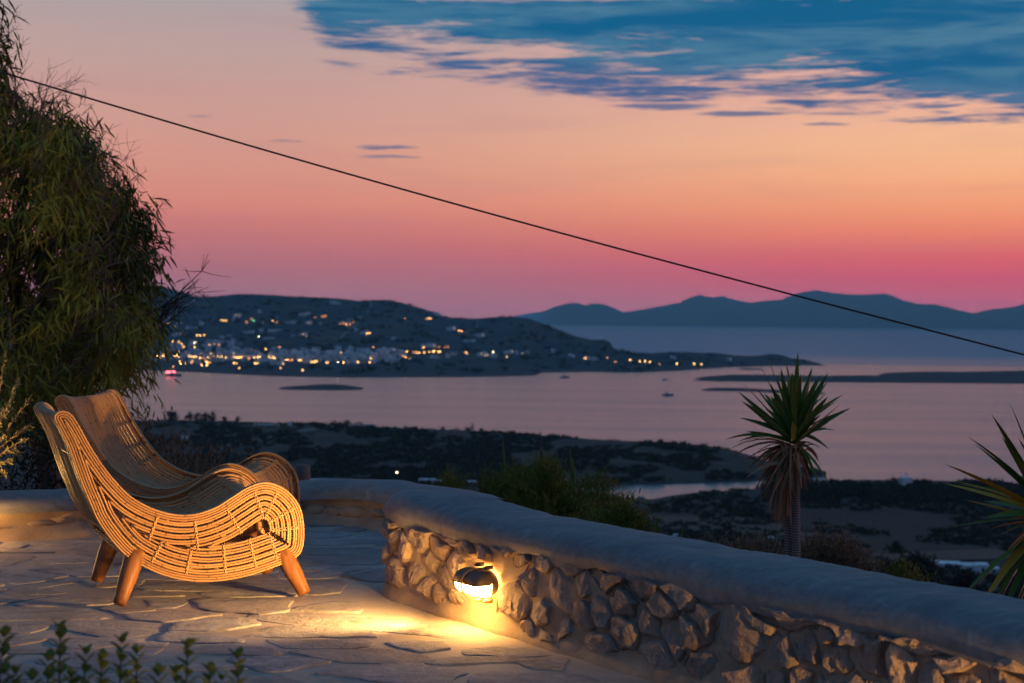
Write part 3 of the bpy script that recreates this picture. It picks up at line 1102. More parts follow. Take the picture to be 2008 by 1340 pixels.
ws = []
for i in range(6000):
    s, z = rng.uniform(-0.62, 4.4), rng.uniform(-0.03, 0.34)
    r_ = rng.choice([0.07, 0.11, 0.15, 0.185])
    if all(((s - a) / 1.15) ** 2 + (z - c_) ** 2 > (0.5 * (r_ + b_)) ** 2 for a, c_, b_ in ws):
        ws.append((s, z, r_))
for i, (s, z, r_) in enumerate(ws):
    if z < 0.003 or rng.random() < 0.03:
        continue
    poly = [(s - .3, z - .3), (s + .3, z - .3), (s + .3, z + .3), (s - .3, z + .3)]
    for j, (a, c_, r2) in enumerate(ws):
        if i != j and abs(a - s) < .45 and abs(c_ - z) < .45:
            k = 0.5 + 0.22 * (r_ - r2) / (r_ + r2)
            poly = clip(poly, (s + (a - s) * k, z + (c_ - z) * k), ((a - s) / 1.32 + rng.normal(0, .012), c_ - z + rng.normal(0, .012)))
            if len(poly) < 3:
                break
    if len(poly) < 3:
        continue
    poly = [(a, min(max(c_, 0.006), 0.318)) for a, c_ in poly]
    gap = rng.uniform(0.004, 0.013)
    (cs_, cz_), ol = outline_stone(poly, gap, 300 + i * 2.3, 0.022)
    w_, h_ = max(p[0] for p in ol) - min(p[0] for p in ol), max(p[1] for p in ol) - min(p[1] for p in ol)
    if w_ < 0.035 or h_ < 0.025:
        continue
    if abs(cs_ - LAMP_S) < w_ * 0.42 + 0.075 and abs(cz_ - 0.172) < h_ * 0.42 + 0.055:
        continue
    prot = rng.uniform(0.012, 0.028)
    tilt = (rng.normal(0, 0.16), rng.normal(0, 0.16))
    cut = [(unit(rng.normal(size=2)), rng.uniform(0.1, 0.5), rng.uniform(0.10, 0.40)) for _ in range(4)]
    ctr = wall_map(cs_, 0, cz_)
    rows = []
    half = max(w_, h_) / 2
    for sc, nn in ((1.03, -0.03), (1.0, prot * 0.15), (0.95, prot * 0.66), (0.86, prot * 0.94), (0.70, prot), (0.52, prot), (0.34, prot), (0.15, prot)):
        row = []
        for q in ol:
            ds, dz_ = (q[0] - cs_) * sc, (q[1] - cz_) * sc
            n2 = nn
            if nn > prot * 0.3:
                n2 += tilt[0] * ds + tilt[1] * dz_
                for (cd, c0, ck) in cut:            # broken facets
                    e = (cd[0] * ds + cd[1] * dz_) - c0 * half
                    if e > 0:
                        n2 -= e * ck
                n2 += 0.010 * fbm(((cs_ + ds) * 14, (cz_ + dz_) * 9, i), 4) + 0.006 * fbm(((cs_ + ds) * 46, (cz_ + dz_) * 26, i + 5), 3)
            n2 = max(-0.03, n2)
            p = wall_map(cs_ + ds, n2, cz_ + dz_) - ctr
            row.append(tuple(p))
        rows.append(row)
    mb = MB()
    mb.grid(rows, closed=True)
    mb.f.append([(len(rows) - 1) * len(ol) + k for k in range(len(ol))])
    mb.mi.append(0)
    mb.uv.append(None)
    link('stone', mb.mesh('stone', M['wallstone'], smooth=False), near_wall, rel(ctr))

# far wall, plastered, curving round the back of the terrace
fw = [Vector((x, y, 0)) for x, y in far_foot]
path = []
for i in range(len(fw) - 1):
    for k in range(14):
        t_ = k / 14
        p0, p1, p2, p3 = fw[max(0, i - 1)], fw[i], fw[i + 1], fw[min(len(fw) - 1, i + 2)]
        path.append(0.5 * ((2 * p1) + (-p0 + p2) * t_ + (2 * p0 - 5 * p1 + 4 * p2 - p3) * t_ ** 2 + (-p0 + 3 * p1 - 3 * p2 + p3) * t_ ** 3))
path.append(fw[-1])
FW0 = Vector((-2.1, 8.55, 0))
far_wall = empty('garden_wall', FW0, label='low plastered wall with smooth rounded top curving behind the rattan chairs', cat='garden wall')
nrm = []
for i in range(len(path)):
    tdir = (path[min(i + 1, len(path) - 1)] - path[max(0, i - 1)]).normalized()
    nrm.append(Vector((tdir.y, -tdir.x, 0)))       # towards the terrace


def far_crest(i):
    x = path[i].x
    return interp(x, [(-6, 0.235), (-2.1, 0.225), (-1.2, 0.205), (-0.8, 0.24), (-0.4, 0.235), (0.2, 0.18)])


body, cap = [], []
for nn, z in ((0.10, -0.01), (0.055, 0.012), (0.022, 0.045), (0.006, 0.08), (0.0, 0.105), (0.004, 0.13), (-0.004, 0.16)):
    row = []
    for i, p in enumerate(path):
        hcr = far_crest(i) / 0.225
        w_ = 0.022 * fbm((p.x * 4, p.y * 4, z * 9), 4) + (0.016 if 0.07 < z < 0.115 else 0) * max(0, fbm((p.x * 2.2, p.y * 2.2, 4.0), 2) * 2)
        q = p + nrm[i] * (nn + w_)
        row.append((q.x - FW0.x, q.y - FW0.y, z * hcr))
    body.append(row)
for nn in (-0.36, -0.36):
    pass
row = [(p.x - nrm[i].x * 0.36 - FW0.x, p.y - nrm[i].y * 0.36 - FW0.y, 0.15) for i, p in enumerate(path)]
body.append(row)
body.append([(a, b_, -1.8) for a, b_, c_ in row])
mb = MB()
mb.grid(body)
mb.build('wall_body', M['render'], far_wall)
for u in np.linspace(0, 1, 15):
    a = math.pi * u
    row = []
    for i, p in enumerate(path):
        hc = far_crest(i)
        q = p + nrm[i] * (-0.18 + 0.205 * np.sign(math.cos(a)) * abs(math.cos(a)) ** 0.7)
        lo = hc * 0.60
        z = lo + (hc - lo) * math.sin(a) ** 0.75 + 0.008 * fbm((p.x * 3, p.y * 3, u * 2), 3)
        row.append((q.x - FW0.x, q.y - FW0.y, z))
    cap.append(row)
mb = MB()
mb.grid(cap)
mb.build('wall_cap', M['whitewash'], far_wall)
k = 0
for i in range(10, len(path) - 20, 3):
    if rng.random() < 0.55:
        continue
    k += 1
    hw = rng.uniform(0.06, 0.13)
    V, Fc = rock((hw, 0.035, hw * rng.uniform(0.28, 0.45)), 900 + k, detail=3)
    R_ = Matrix.Rotation(math.atan2(nrm[i].y, nrm[i].x) - math.pi / 2, 3, 'Z')
    mb = MB()
    mb.add([R_ @ Vector(v) for v in V], Fc)
    q = path[i] + nrm[i] * -0.004
    link('stone', mb.mesh('stone', M['render'], smooth=True), far_wall, (q.x - FW0.x, q.y - FW0.y, rng.uniform(0.06, 0.10)))


# ------------------------------------------------------------------ wall lamps
def bulkhead(loc, rz, label, hood=True, spot=None, group='outdoor wall lamps'):
    """oval bulkhead lamp; local +Y points out of the wall, X along it"""
    root = empty('wall_lamp', loc, rz, label=label, cat='wall lamp', group=group)
    A, B, C = 0.088, 0.048, 0.072

    def dome(v0, v1, k=1.0, nu=26, nv=14, yoff=0.012):
        """D shaped body drawn out along the wall, with rounded ends"""
        rows = []
        for x in np.sin(np.linspace(-math.pi / 2, math.pi / 2, nu)):
            e = max(0.02, 1 - abs(x) ** 12) ** 0.5
            rows.append([(A * k * x, yoff + C * k * e * max(0.0, math.sin(v)) ** 0.8, -B * k * e * np.sign(math.cos(v)) * abs(math.cos(v)) ** 0.85) for v in np.linspace(v0, v1, nv)])
        return rows
    mb = MB()
    rows = []
    for sc, y in ((1.0, -0.012), (1.08, -0.012), (1.08, 0.006), (1.05, 0.013), (1.0, 0.013)):
        rows.append([(A * sc * math.cos(u), y, B * sc * math.sin(u)) for u in np.linspace(0, 2 * math.pi, 40, endpoint=False)])
    mb.grid(rows, closed=True)
    mb.build('back_plate', M['bronze'], root)
    mb = MB()
    mb.grid(dome(0.0, math.pi / 2 if hood else math.pi, 0.965))
    mb.build('glass', M['lamp_glass'], root)
    if hood:
        mb = MB()
        mb.grid(dome(math.pi / 2 - 0.02, math.pi, 1.03))
        mb.grid([[(x, y, z) for x, y, z in r] for r in dome(math.pi / 2 - 0.02, math.pi, 0.985)])
        mb.build('hood', M['bronze'], root)
    # strap over the middle, running top to bottom
    mb = MB()
    pr = []
    for v in np.linspace(0, math.pi, 29):
        pr.append((0.013 + C * 1.07 * max(0.0, math.sin(v)) ** 0.8, -B * 1.07 * np.sign(math.cos(v)) * abs(math.cos(v)) ** 0.85))
    for o, nx in ((0.0, 1), (0.004, -1)):
        mb.grid([[(-0.006 * nx, y + o, z * (1 + o * 4)) for y, z in pr], [(0.006 * nx, y + o, z * (1 + o * 4)) for y, z in pr]])
    for sx in (-0.006, 0.006):
        mb.grid([[(sx, y, z) for y, z in pr], [(sx, y + 0.004, z * 1.016) for y, z in pr]])
    mb.build('strap', M['brass'], root)
    for x, z in ((0.0, 0.066), (-0.062, 0.062), (0.0, -0.066), (-0.062, -0.062)):
        mb = MB()
        mb.box((x, 0.012, z), (0.012, 0.030, 0.014))
        mb.tube([(x, 0.020, z), (x, 0.036, z)], 0.0045, 8)
        mb.build('fixing_lug', M['bronze'] if z > 0 else M['brass'], root)
    if spot:
        ld = bpy.data.lights.new('lamp_fill_spot', 'SPOT')  # spot added in front of the glass, aimed to brighten what stands nearby
        ld.energy, ld.color = spot[0], (1.0, 0.52, 0.15)
        ld.spot_size, ld.spot_blend = spot[1], 1.0
        ld.shadow_soft_size = 0.03
        lo = bpy.data.objects.new('lamp_fill_spot', ld)
        COL.objects.link(lo)
        lo.parent = root
        lo.location = (0, 0.115, 0.0)
        d = Matrix.Rotation(-rz, 3, 'Z') @ Vector(spot[2]).normalized()
        lo.rotation_euler = d.to_track_quat('-Z', 'Y').to_euler()
    return root


lp = Vector(wall_pt(LAMP_S, 0.020, 0.172))
bulkhead(lp, yaw, 'lit half hooded bulkhead lamp glowing on the rubble stone wall', True, (165, rad(112), (-1, 0.42, 0.10)))
lp2 = Vector(wall_pt(4.45, 0.020, 0.185))
bulkhead(lp2, yaw, 'half hooded bulkhead lamp farther along the rubble stone wall', True, (200, rad(100), tuple(-NWD * 0.96 + NWN * 0.26)))


# ------------------------------------------------------------------ rattan lounge chairs
PROFILE = [(-0.243, 0.74), (-0.216, 0.685), (-0.189, 0.629), (-0.161, 0.551), (-0.134, 0.475), (-0.104, 0.403), (-0.071, 0.33), (-0.005, 0.238), (0.058, 0.179),
           (0.17, 0.117), (0.285, 0.084), (0.392, 0.077), (0.518, 0.091), (0.644, 0.126), (0.721, 0.158), (0.75, 0.196), (0.756, 0.271), (0.744, 0.349),
           (0.71, 0.408), (0.658, 0.451), (0.59, 0.472), (0.523, 0.456), (0.455, 0.417), (0.389, 0.378), (0.308, 0.354), (0.226, 0.355), (0.136, 0.383),
           (0.056, 0.43), (-0.007, 0.495), (-0.057, 0.561), (-0.104, 0.635), (-0.143, 0.707), (-0.174, 0.755), (-0.205, 0.771), (-0.232, 0.764)]
W_CHAIR = 0.66


def spline(pts, per=10, closed=True):
    n = len(pts)
    P = np.array(pts, float)
    out = []
    for i in range(n if closed else n - 1):
        p0, p1, p2, p3 = (P[(i - 1) % n], P[i], P[(i + 1) % n], P[(i + 2) % n]) if closed else (P[max(i - 1, 0)], P[i], P[i + 1], P[min(i + 2, n - 1)])
        for k in range(per):
            t_ = k / per
            out.append(0.5 * (2 * p1 + (-p0 + p2) * t_ + (2 * p0 - 5 * p1 + 4 * p2 - p3) * t_ ** 2 + (-p0 + 3 * p1 - 3 * p2 + p3) * t_ ** 3))
    return np.array(out)


OUT = spline(PROFILE, 12)
dT = np.roll(OUT, -1, 0) - np.roll(OUT, 1, 0)
dT = unit(dT)
NIN = np.stack([-dT[:, 1], dT[:, 0]], 1)            # the list runs anticlockwise: inward normals
k5 = np.ones(7) / 7
NIN = unit(np.stack([np.convolve(np.r_[NIN[-3:, c], NIN[:, c], NIN[:3, c]], k5, 'valid') for c in (0, 1)], 1))
NP_ = len(OUT)


def offset_runs(o):
    q = OUT + NIN * o
    d = np.sqrt(((q[:, None, :] - OUT[None, :, :]) ** 2).sum(-1)).min(1)
    ok = d > o - 0.0012
    if ok.all():
        return [np.r_[np.arange(NP_), 0]], q
    start = int(np.argmin(ok))
    runs, cur = [], []
    for i in range(start, start + NP_ + 1):
        j = i % NP_
        if ok[j] and i < start + NP_:
            cur.append(j)
        else:
            if len(cur) > 14:
                runs.append(np.array(cur))
            cur = []
    return runs, q


def nearest(u, z):
    return int(np.argmin(((OUT - np.array([u, z])) ** 2).sum(1)))


CANE = 0.0047
def panel_paths():
    rails, inner = [], []
    for o in (0.0047, 0.0142, 0.0238):
        rails.append((o, *offset_runs(o)))
    for o in (0.0345, 0.0440, 0.0590, 0.0685, 0.0835, 0.0930, 0.1075, 0.1170, 0.1310, 0.1405):
        inner.append((o, *offset_runs(o)))
    return rails, inner


RAILS, INNER = panel_paths()
STATIONS = [nearest(*p) for p in ((0.165, 0.372), (0.30, 0.354), (0.415, 0.392), (0.535, 0.46), (0.655, 0.453), (0.73, 0.375), (0.756, 0.285),
                                  (0.655, 0.13), (0.56, 0.10), (0.43, 0.078), (0.27, 0.086), (0.12, 0.143))]


def dish(s, j):
    """how far a slat sits inside the side rails"""
    u, z = OUT[j % NP_]
    back_face = 84 > (j % NP_)
    a = 0.016 if back_face else interp(z if u < 0.05 else 0.3, [(0.3, 0.062), (0.55, 0.052), (0.77, 0.022)])
    if u > 0.3 and not back_face:
        a = 0.070
    return a * (1 - abs(2 * s - 1) ** 3.2)


i_front, i_back = nearest(0.735, 0.168), nearest(0.0, 0.244)
SLAT_IDX = [j % NP_ for j in range(i_front, NP_ + i_back + 1, 2)]


def make_chair(name, label):
    root = empty(name, (0, 0, 0), label=label, cat='lounge chair', group='rattan lounge chairs on the terrace')
    # side panels: outer rails as the panel, each inner cane and each lashing a piece of it
    for side in (0, 1):
        y0, sg = (0.0, 1) if side == 0 else (W_CHAIR, -1)
        mb = MB()
        for k, (o, runs, q) in enumerate(RAILS):
            for lay in ((0, 1, 2) if k == 0 else (0,)):
                for r in runs:
                    P = [(q[i][0], y0 + sg * lay * 0.0095, q[i][1]) for i in r]
                    mb.tube(P, CANE, 7, cap=False, v0=rng.uniform(0, 9))
        panel = mb.build('side_panel', M['rattan'], root)
        for o, runs, q in INNER:
            for r in runs:
                if len(r) < 16:
                    continue
                mb = MB()
                cut = r if len(r) == NP_ + 1 else r[2:-2]
                wob = rng.uniform(0, 50)
                P = [(q[i][0] + 0.0012 * fbm((i * 0.05, o * 90, wob), 2), y0 + sg * (0.001 + 0.002 * fbm((i * 0.04, o * 70, wob + 4), 2)), q[i][1] + 0.0012 * fbm((i * 0.05, o * 80, wob + 9), 2)) for i in cut]
                mb.tube(P, CANE, 7, v0=rng.uniform(0, 9))
                mb.build('cane', M['rattan'], panel)
        for st in STATIONS:
            mb = MB()
            for o in (0.0392, 0.0637, 0.0882, 0.1122, 0.1358):
                p = OUT[st] + NIN[st] * o
                d = np.sqrt(((p - OUT) ** 2).sum(1)).min()
                if d < o - 0.003:
                    continue
                n_, t_ = NIN[st], dT[st]
                for a, b_ in ((1, 1), (1, -1)):
                    e0 = p - n_ * 0.0125 - t_ * 0.006 * b_
                    e1 = p + n_ * 0.0125 + t_ * 0.006 * b_
                    for yy in (-0.0062,):
                        mb.tube([(e0[0], y0 + sg * (yy + 0.004), e0[1]), (p[0] - n_[0] * .004, y0 + sg * yy, p[1] - n_[1] * .004), (p[0] + n_[0] * .004, y0 + sg * yy, p[1] + n_[1] * .004),
                                 (e1[0], y0 + sg * (yy + 0.004), e1[1])], 0.0021, 5)
            if mb.n:
                # backing rod that the canes are lashed to
                p0, p1 = OUT[st] + NIN[st] * 0.022, OUT[st] + NIN[st] * (0.120 if st not in STATIONS[4:7] else 0.118)
                mb.tube([(p0[0], y0 + sg * 0.0105, p0[1]), (p1[0], y0 + sg * 0.0105, p1[1])], 0.0055, 6)
                mb.build('lashing', M['rattan_bind'], panel)
    # slats: canes that run from the back's foot over the head rest, down the seat and round the front
    ns = 20
    for k in range(ns):
        s = 0.045 + 0.91 * (k + 0.5) / ns
        s += rng.normal(0, 0.0025)
        mb = MB()
        wob = rng.uniform(0, 99)
        P = []
        for n_i, j in enumerate(SLAT_IDX):
            d = dish(s, j) + 0.004 + 0.002 * fbm((n_i * 0.11, wob, 0), 2)
            p = OUT[j] + NIN[j] * d
            P.append((p[0], W_CHAIR * s + 0.0022 * fbm((n_i * 0.07, wob, 5), 2), p[1]))
        mb.tube(P, 0.0078, 7, v0=rng.uniform(0, 9))
        mb.build('slat', M['rattan'], root)
    # cross bars under the slats, with a lashing row on top of some
    for q_, (u, z, tie) in enumerate(((-0.10, 0.62, 0), (0.02, 0.46, 0), (0.20, 0.357, 1), (0.40, 0.385, 1), (0.53, 0.457, 1), (0.66, 0.45, 1), (0.74, 0.36, 1), (0.755, 0.25, 1), (-0.13, 0.47, 0), (-0.03, 0.27, 1))):
        j = nearest(u, z)
        mb, mt = MB(), MB()
        P = []
        for s in np.linspace(0.01, 0.99, 25):
            p = OUT[j] + NIN[j] * (dish(s, j) + 0.022)
            P.append((p[0], W_CHAIR * s, p[1]))
        mb.tube(P, 0.0095, 8)
        mb.build('crossbar', M['rattan'], root)
        if tie:
            for k in range(ns):
                s = 0.045 + 0.91 * (k + 0.5) / ns
                c = OUT[j] + NIN[j] * (dish(s, j) - 0.0055)
                for b_ in (-1, 1):
                    a0, a1 = c - dT[j] * 0.009 * b_, c + dT[j] * 0.009 * b_
                    mt.tube([(a0[0], W_CHAIR * s - 0.009, a0[1]), (c[0] - NIN[j][0] * .001, W_CHAIR * s, c[1] - NIN[j][1] * .001), (a1[0], W_CHAIR * s + 0.009, a1[1])], 0.0022, 5)
            mt.build('lashing', M['rattan_bind'], root)
    # woven band at the foot of the back
    mb = MB()
    for o in range(4):
        j = nearest(0.012 + o * 0.007, 0.225 - o * 0.007)
        P = [((OUT[j] + NIN[j] * (0.002 + 0.006 * math.sin(s * ns * math.pi + o * math.pi)))[0], W_CHAIR * s, (OUT[j] + NIN[j] * (0.002 + 0.006 * math.sin(s * ns * math.pi + o * math.pi)))[1]) for s in np.linspace(0.02, 0.98, 121)]
        mb.tube(P, 0.0034, 5)
    mb.build('woven_band', M['rattan_bind'], root)
    # hidden carcass: posts and rails seen through the panels
    for y in (0.055, W_CHAIR - 0.055):
        for (a, b_, r) in (((0.44, 0.13), (0.425, 0.335), 0.014), ((0.60, 0.15), (0.575, 0.39), 0.016), ((0.30, 0.11), (0.275, 0.29), 0.014)):
            mb = MB()
            mb.tube([(a[0], y, a[1]), (b_[0], y, b_[1])], r, 10)
            mb.build('post', M['rattan'], root)
        mb = MB()
        mb.tube([(p[0], y, p[1] + 0.022) for p in spline([(0.03, 0.215), (0.17, 0.13), (0.39, 0.09), (0.64, 0.14), (0.72, 0.175)], 6, False)], 0.014, 8)
        mb.build('base_rail', M['rattan'], root)
    for u, z in ((0.09, 0.19), (0.40, 0.115), (0.67, 0.165)):
        mb = MB()
        mb.tube([(u, 0.01, z), (u, W_CHAIR - 0.01, z)], 0.016, 8)
        mb.build('base_rail', M['rattan'], root)
    # splayed tapered legs
    for (top, foot) in (((0.085, 0.215), (0.006, 0.0)), ((0.672, 0.185), (0.752, 0.0))):
        for side in (0, 1):
            yt, yf = (0.035, -0.032) if side == 0 else (W_CHAIR - 0.075, W_CHAIR - 0.10)
            T, Fo = np.array([top[0], yt, top[1]]), np.array([foot[0], yf, foot[1] + 0.012])
            mb = MB()
            ks = [0, 0.06, 0.5, 0.88, 0.96, 1.0]
            rs = [0.036, 0.041, 0.036, 0.0275, 0.026, 0.021]
            mb.tube([T + (Fo - T) * k for k in ks], rs, 18)
            mb.build('leg', M['leg_wood'], root)
    return root


def place(root, origin, angle):
    root.location = origin
    root.rotation_euler = (0, 0, angle)


def copy_tree(o, parent=None):
    c = o.copy()
    COL.objects.link(c)
    if parent is not None:
        c.parent = parent
    for ch in list(o.children):
        copy_tree(ch, c)
    return c


chair = make_chair('lounge_chair', 'nearer honey brown rattan lounge chair on wooden legs seen from its side panel')
a1 = math.atan2(0.38637, 0.92234)
place(chair, (-1.519 - 0.386 * 0.05, 6.327 + 0.922 * 0.05, 0.008), a1)
bpy.context.view_layer.update()
chair2 = copy_tree(chair)
place(chair2, (-1.86, 7.48, 0.008), rad(-6))
chair2['label'] = 'second rattan lounge chair standing behind the other one with its slatted back facing us'

# ------------------------------------------------------------------ plants near the terrace
def ground_z(d):
    return interp(d, PROF) - 0.15


def foliage_obj(name, P, D, L, W, mat, parent, droop=0.0, kind='stuff', **kw):
    V, Q = blades(P, D, L, W, droop, **kw)
    o = link(name, np_mesh(name, V, Q, mat), parent)
    if kind: o['kind'] = kind
    return o


def twigs(name, starts, dirs, lens, rad0, mat, parent, wig=0.25, sub=3, kind='stuff'):
    """bare forked twigs joined in one part"""
    mb = MB()
    for p, d, L in zip(starts, dirs, lens):
        p = np.array(p, float)
        d = unit(np.array(d, float))
        pts = [p]
        for k in range(5):
            d = unit(d + rng.normal(0, wig, 3) * 0.5)
            pts.append(pts[-1] + d * L / 5)
        mb.tube(pts, np.linspace(rad0, rad0 * 0.35, 6), 4, cap=False)
        for _ in range(sub):
            i = rng.integers(1, 5)
            d2 = unit(d + rng.normal(0, 0.6, 3))
            l2 = L * rng.uniform(0.25, 0.5)
            q = pts[i]
            e = [q]
            for k in range(3):
                d2 = unit(d2 + rng.normal(0, wig, 3) * 0.6)
                e.append(e[-1] + d2 * l2 / 3)
            mb.tube(e, np.linspace(rad0 * 0.6, rad0 * 0.25, 4), 3, cap=False)
    o = mb.build(name, mat, parent)
    if kind: o['kind'] = kind
    return o


# weeping evergreen on the left
TD = 12.6
base = Vector((-3.75, TD + 0.2, ground_z(TD)))
tree = empty('weeping_tree', base, label='big weeping evergreen tree with drooping narrow leaves beyond the left wall', cat='tree')
edge_px = [(-60, -30), (40, -14), (100, -2), (150, 8), (182, 20), (204, 120), (225, 152), (250, 164), (310, 190), (326, 222), (345, 256), (400, 270), (450, 288), (520, 296), (600, 306), (650, 304), (690, 288), (735, 250), (765, 205), (800, 150), (840, 95)]


def lobes(px, py):
    """how far inside the crown's lumpy outline a point lies"""
    return interp(py, edge_px) + 20 * fbm((py * 0.022, 4.4, 0), 3) - px


mb = MB()
trunk_pts = [(0, 0, 0), (0.05, -0.1, 0.9), (0.22, -0.15, 1.7), (0.12, 0.0, 2.6), (-0.1, 0.1, 3.5), (-0.25, 0.1, 4.6)]
tp = spline(trunk_pts, 8, False)
mb.tube(tp, np.linspace(0.16, 0.04, len(tp)), 9)
mb.build('trunk', M['trunk'], tree)
limb_px = [((170, 640), (90, 810)), ((60, 690), (140, 430)), ((40, 640), (190, 560)), ((100, 700), (300, 640)), ((80, 560), (150, 250)), ((20, 500), (60, 200)), ((60, 620), (240, 380)), ((100, 650), (290, 520)), ((-40, 600), (-120, 300))]
for (a, b_) in limb_px:
    p0, p1 = at(a[0], a[1], TD + rng.uniform(-0.3, 0.3)), at(b_[0], b_[1], TD + rng.uniform(-0.7, 0.5))
    mid = (p0 + p1) / 2 + Vector((rng.normal(0, .12), rng.normal(0, .12), 0.1))
    pts = spline([tuple(p0 - base), tuple(mid - base), tuple(p1 - base)], 8, False)
    mb = MB()
    mb.tube(pts, np.linspace(0.05, 0.014, len(pts)), 7)
    mb.build('branch', M['trunk'], tree)
cl = []
while len(cl) < 1900:
    py = rng.uniform(-60, 820)
    lim = interp(py, edge_px) + 20 * fbm((py * 0.022, 4.4, 0), 3)
    px = lim - abs(rng.normal(0, 1)) * 120 - 8 if rng.random() < 0.55 else rng.uniform(-230, lim - 10)
    if px < -260:
        continue
    inner = min(1.0, max(0.1, (lim - px) / 190))
    dd = TD + rng.uniform(-1, 1) * 1.25 * math.sqrt(inner)
    # hollows where the darkness shows through
    hol = fbm((px * 0.011, py * 0.009, dd * 0.9), 3)
    if hol < -0.04 and dd < TD + 0.3 and px < lim - 30:
        continue
    cl.append((px, py, dd, hol))
parts = {'leaf_dark': [], 'leaf_olive': [], 'leaf_yellow': []}
for px, py, dd, hol in cl:
    c = np.array(at(px, py, dd) - base)
    n = int(rng.integers(22, 40)) if interp(py, edge_px) - px > 40 else int(rng.integers(8, 22))
    a = rng.uniform(0, 2 * math.pi)
    out = np.array([math.cos(a), math.sin(a), 0])
    t_ = rng.uniform(0, 1, n)[:, None]
    P = c + out * 0.20 * t_ + np.array([0, 0, -0.20]) * t_ ** 2 + rng.normal(0, 1, (n, 3)) * (0.06, 0.06, 0.06)
    D = out * 0.45 + np.array([0, 0, -0.85]) + rng.normal(0, 0.55, (n, 3))
    front = (TD - dd) / 1.25
    lim = interp(py, edge_px)
    yel = fbm((px * 0.006 + 3, py * 0.006, 1.5), 2) + 0.30 * front - 0.05
    if lim - px < 40 and py < 640:
        k = 'leaf_dark' if rng.random() < 0.75 else 'leaf_olive'
    elif yel > 0.20:
        k = 'leaf_yellow'
    elif yel > -0.22:
        k = 'leaf_olive'
    else:
        k = 'leaf_dark'
    parts[k].append((P, D))
for k, lst in parts.items():
    P = np.concatenate([x[0] for x in lst])
    D = np.concatenate([x[1] for x in lst])
    n = len(P)
    foliage_obj('foliage', P, D, rng.uniform(0.07, 0.14, n), rng.uniform(0.011, 0.019, n), M[k], tree, droop=rng.uniform(0, 0.25, n))
st, dr, ln = [], [], []
for _ in range(150):
    py = rng.uniform(150, 780)
    px = interp(py, edge_px) - abs(rng.normal(0, 1)) * 120 - 75
    st.append(at(px, py, TD - rng.uniform(0.2, 1.3)) - base)
    dr.append((rng.uniform(0.0, 1.0), rng.normal(0, 0.3), rng.uniform(0.2, 1.0)))
    ln.append(rng.uniform(0.25, 0.55))
twigs('bare_twigs', st, dr, ln, 0.0030, M['twig'], tree, sub=6)
st, dr, ln = [], [], []
for px, py in ((8, 60), (15, 45), (30, 90), (5, 100), (100, 190), (110, 180), (155, 200), (165, 190), (160, 215), (190, 260), (200, 290), (250, 330), (262, 345), (270, 350), (290, 440), (300, 420), (190, 240)):
    st.append(at(px, py + 12, TD) - base)
    dr.append((rng.uniform(0.0, 0.9), rng.normal(0, 0.3), rng.uniform(0.4, 1.0)))
    ln.append(rng.uniform(0.12, 0.24))
twigs('bare_twigs', st, dr, ln, 0.0028, M['twig_dark'], tree, sub=7)


st, dr, ln = [], [], []
for px, py in ((270, 668), (285, 652), (300, 640), (310, 625), (295, 612), (320, 600)):
    st.append(at(px, py, TD - 0.4) - base)
    dr.append((1.0, 0, rng.uniform(0.45, 0.85)))
    ln.append(rng.uniform(0.36, 0.50))
twigs('bare_twigs', st, dr, ln, 0.006, M['twig_dark'], tree, wig=0.16, sub=10)


def shrub(name, label, cat, x, d, top_px, width, mat, nleaf=1500, leaf=(0.03, 0.008), up=0.7, twig=30, tmat='twig_dark', clump=40, depth=None, droop=0.1, group=None, dens=0.10, vis=None):
    """a bush rooted behind the wall: clumps of upward leaves round a fan of stems"""
    zt = at(x, top_px, d).z
    c = at(x, top_px, d)
    root_z = ground_z(d)
    r = empty(name, (c.x, d, root_z), label=label, cat=cat, group=group)
    H = zt - root_z
    depth = depth or width
    mb = MB()
    ends = []
    for k in range(clump):
        a = rng.uniform(0, 2 * math.pi)
        rr = math.sqrt(rng.uniform(0, 1))
        hz = H - (vis or width) * (0.55 * rr ** 2 + 0.75 * rng.uniform(0, 1) ** 1.3)
        e = np.array([math.cos(a) * rr * width / 2, math.sin(a) * rr * depth / 2, hz])
        ends.append(e)
        if k < 26:
            pts = spline([(0, 0, 0), tuple(e * (0.35, 0.35, 0.5)), tuple(e)], 5, False)
            mb.tube(pts, np.linspace(0.014, 0.004, len(pts)), 5, cap=False)
    mb.build('stems', M[tmat], r)
    if nleaf:
        per = max(1, nleaf // clump)
        P = np.concatenate([e + rng.normal(0, 1, (per, 3)) * (dens, dens, dens * 1.2) - np.array([0, 0, dens * 0.7]) for e in ends])
        n = len(P)
        ctr = P * (1, 1, 0)
        D = unit(ctr) * (1 - up) + np.array([0, 0, up]) + rng.normal(0, 0.4, (n, 3))
        foliage_obj('foliage', P, D, leaf[0] * rng.uniform(0.6, 1.3, n), leaf[1] * rng.uniform(0.7, 1.2, n), M[mat], r, droop=droop)
    if twig:
        st = [ends[int(rng.integers(0, len(ends)))] * rng.uniform(0.55, 0.95) for _ in range(twig)]
        dr = [np.array([s[0], s[1], 0]) * 0.8 + np.array([0, 0, 0.8]) + rng.normal(0, 0.3, 3) for s in st]
        twigs('bare_twigs', st, dr, rng.uniform(0.12, 0.3, twig), 0.0035, M[tmat], r, sub=4)
    return r


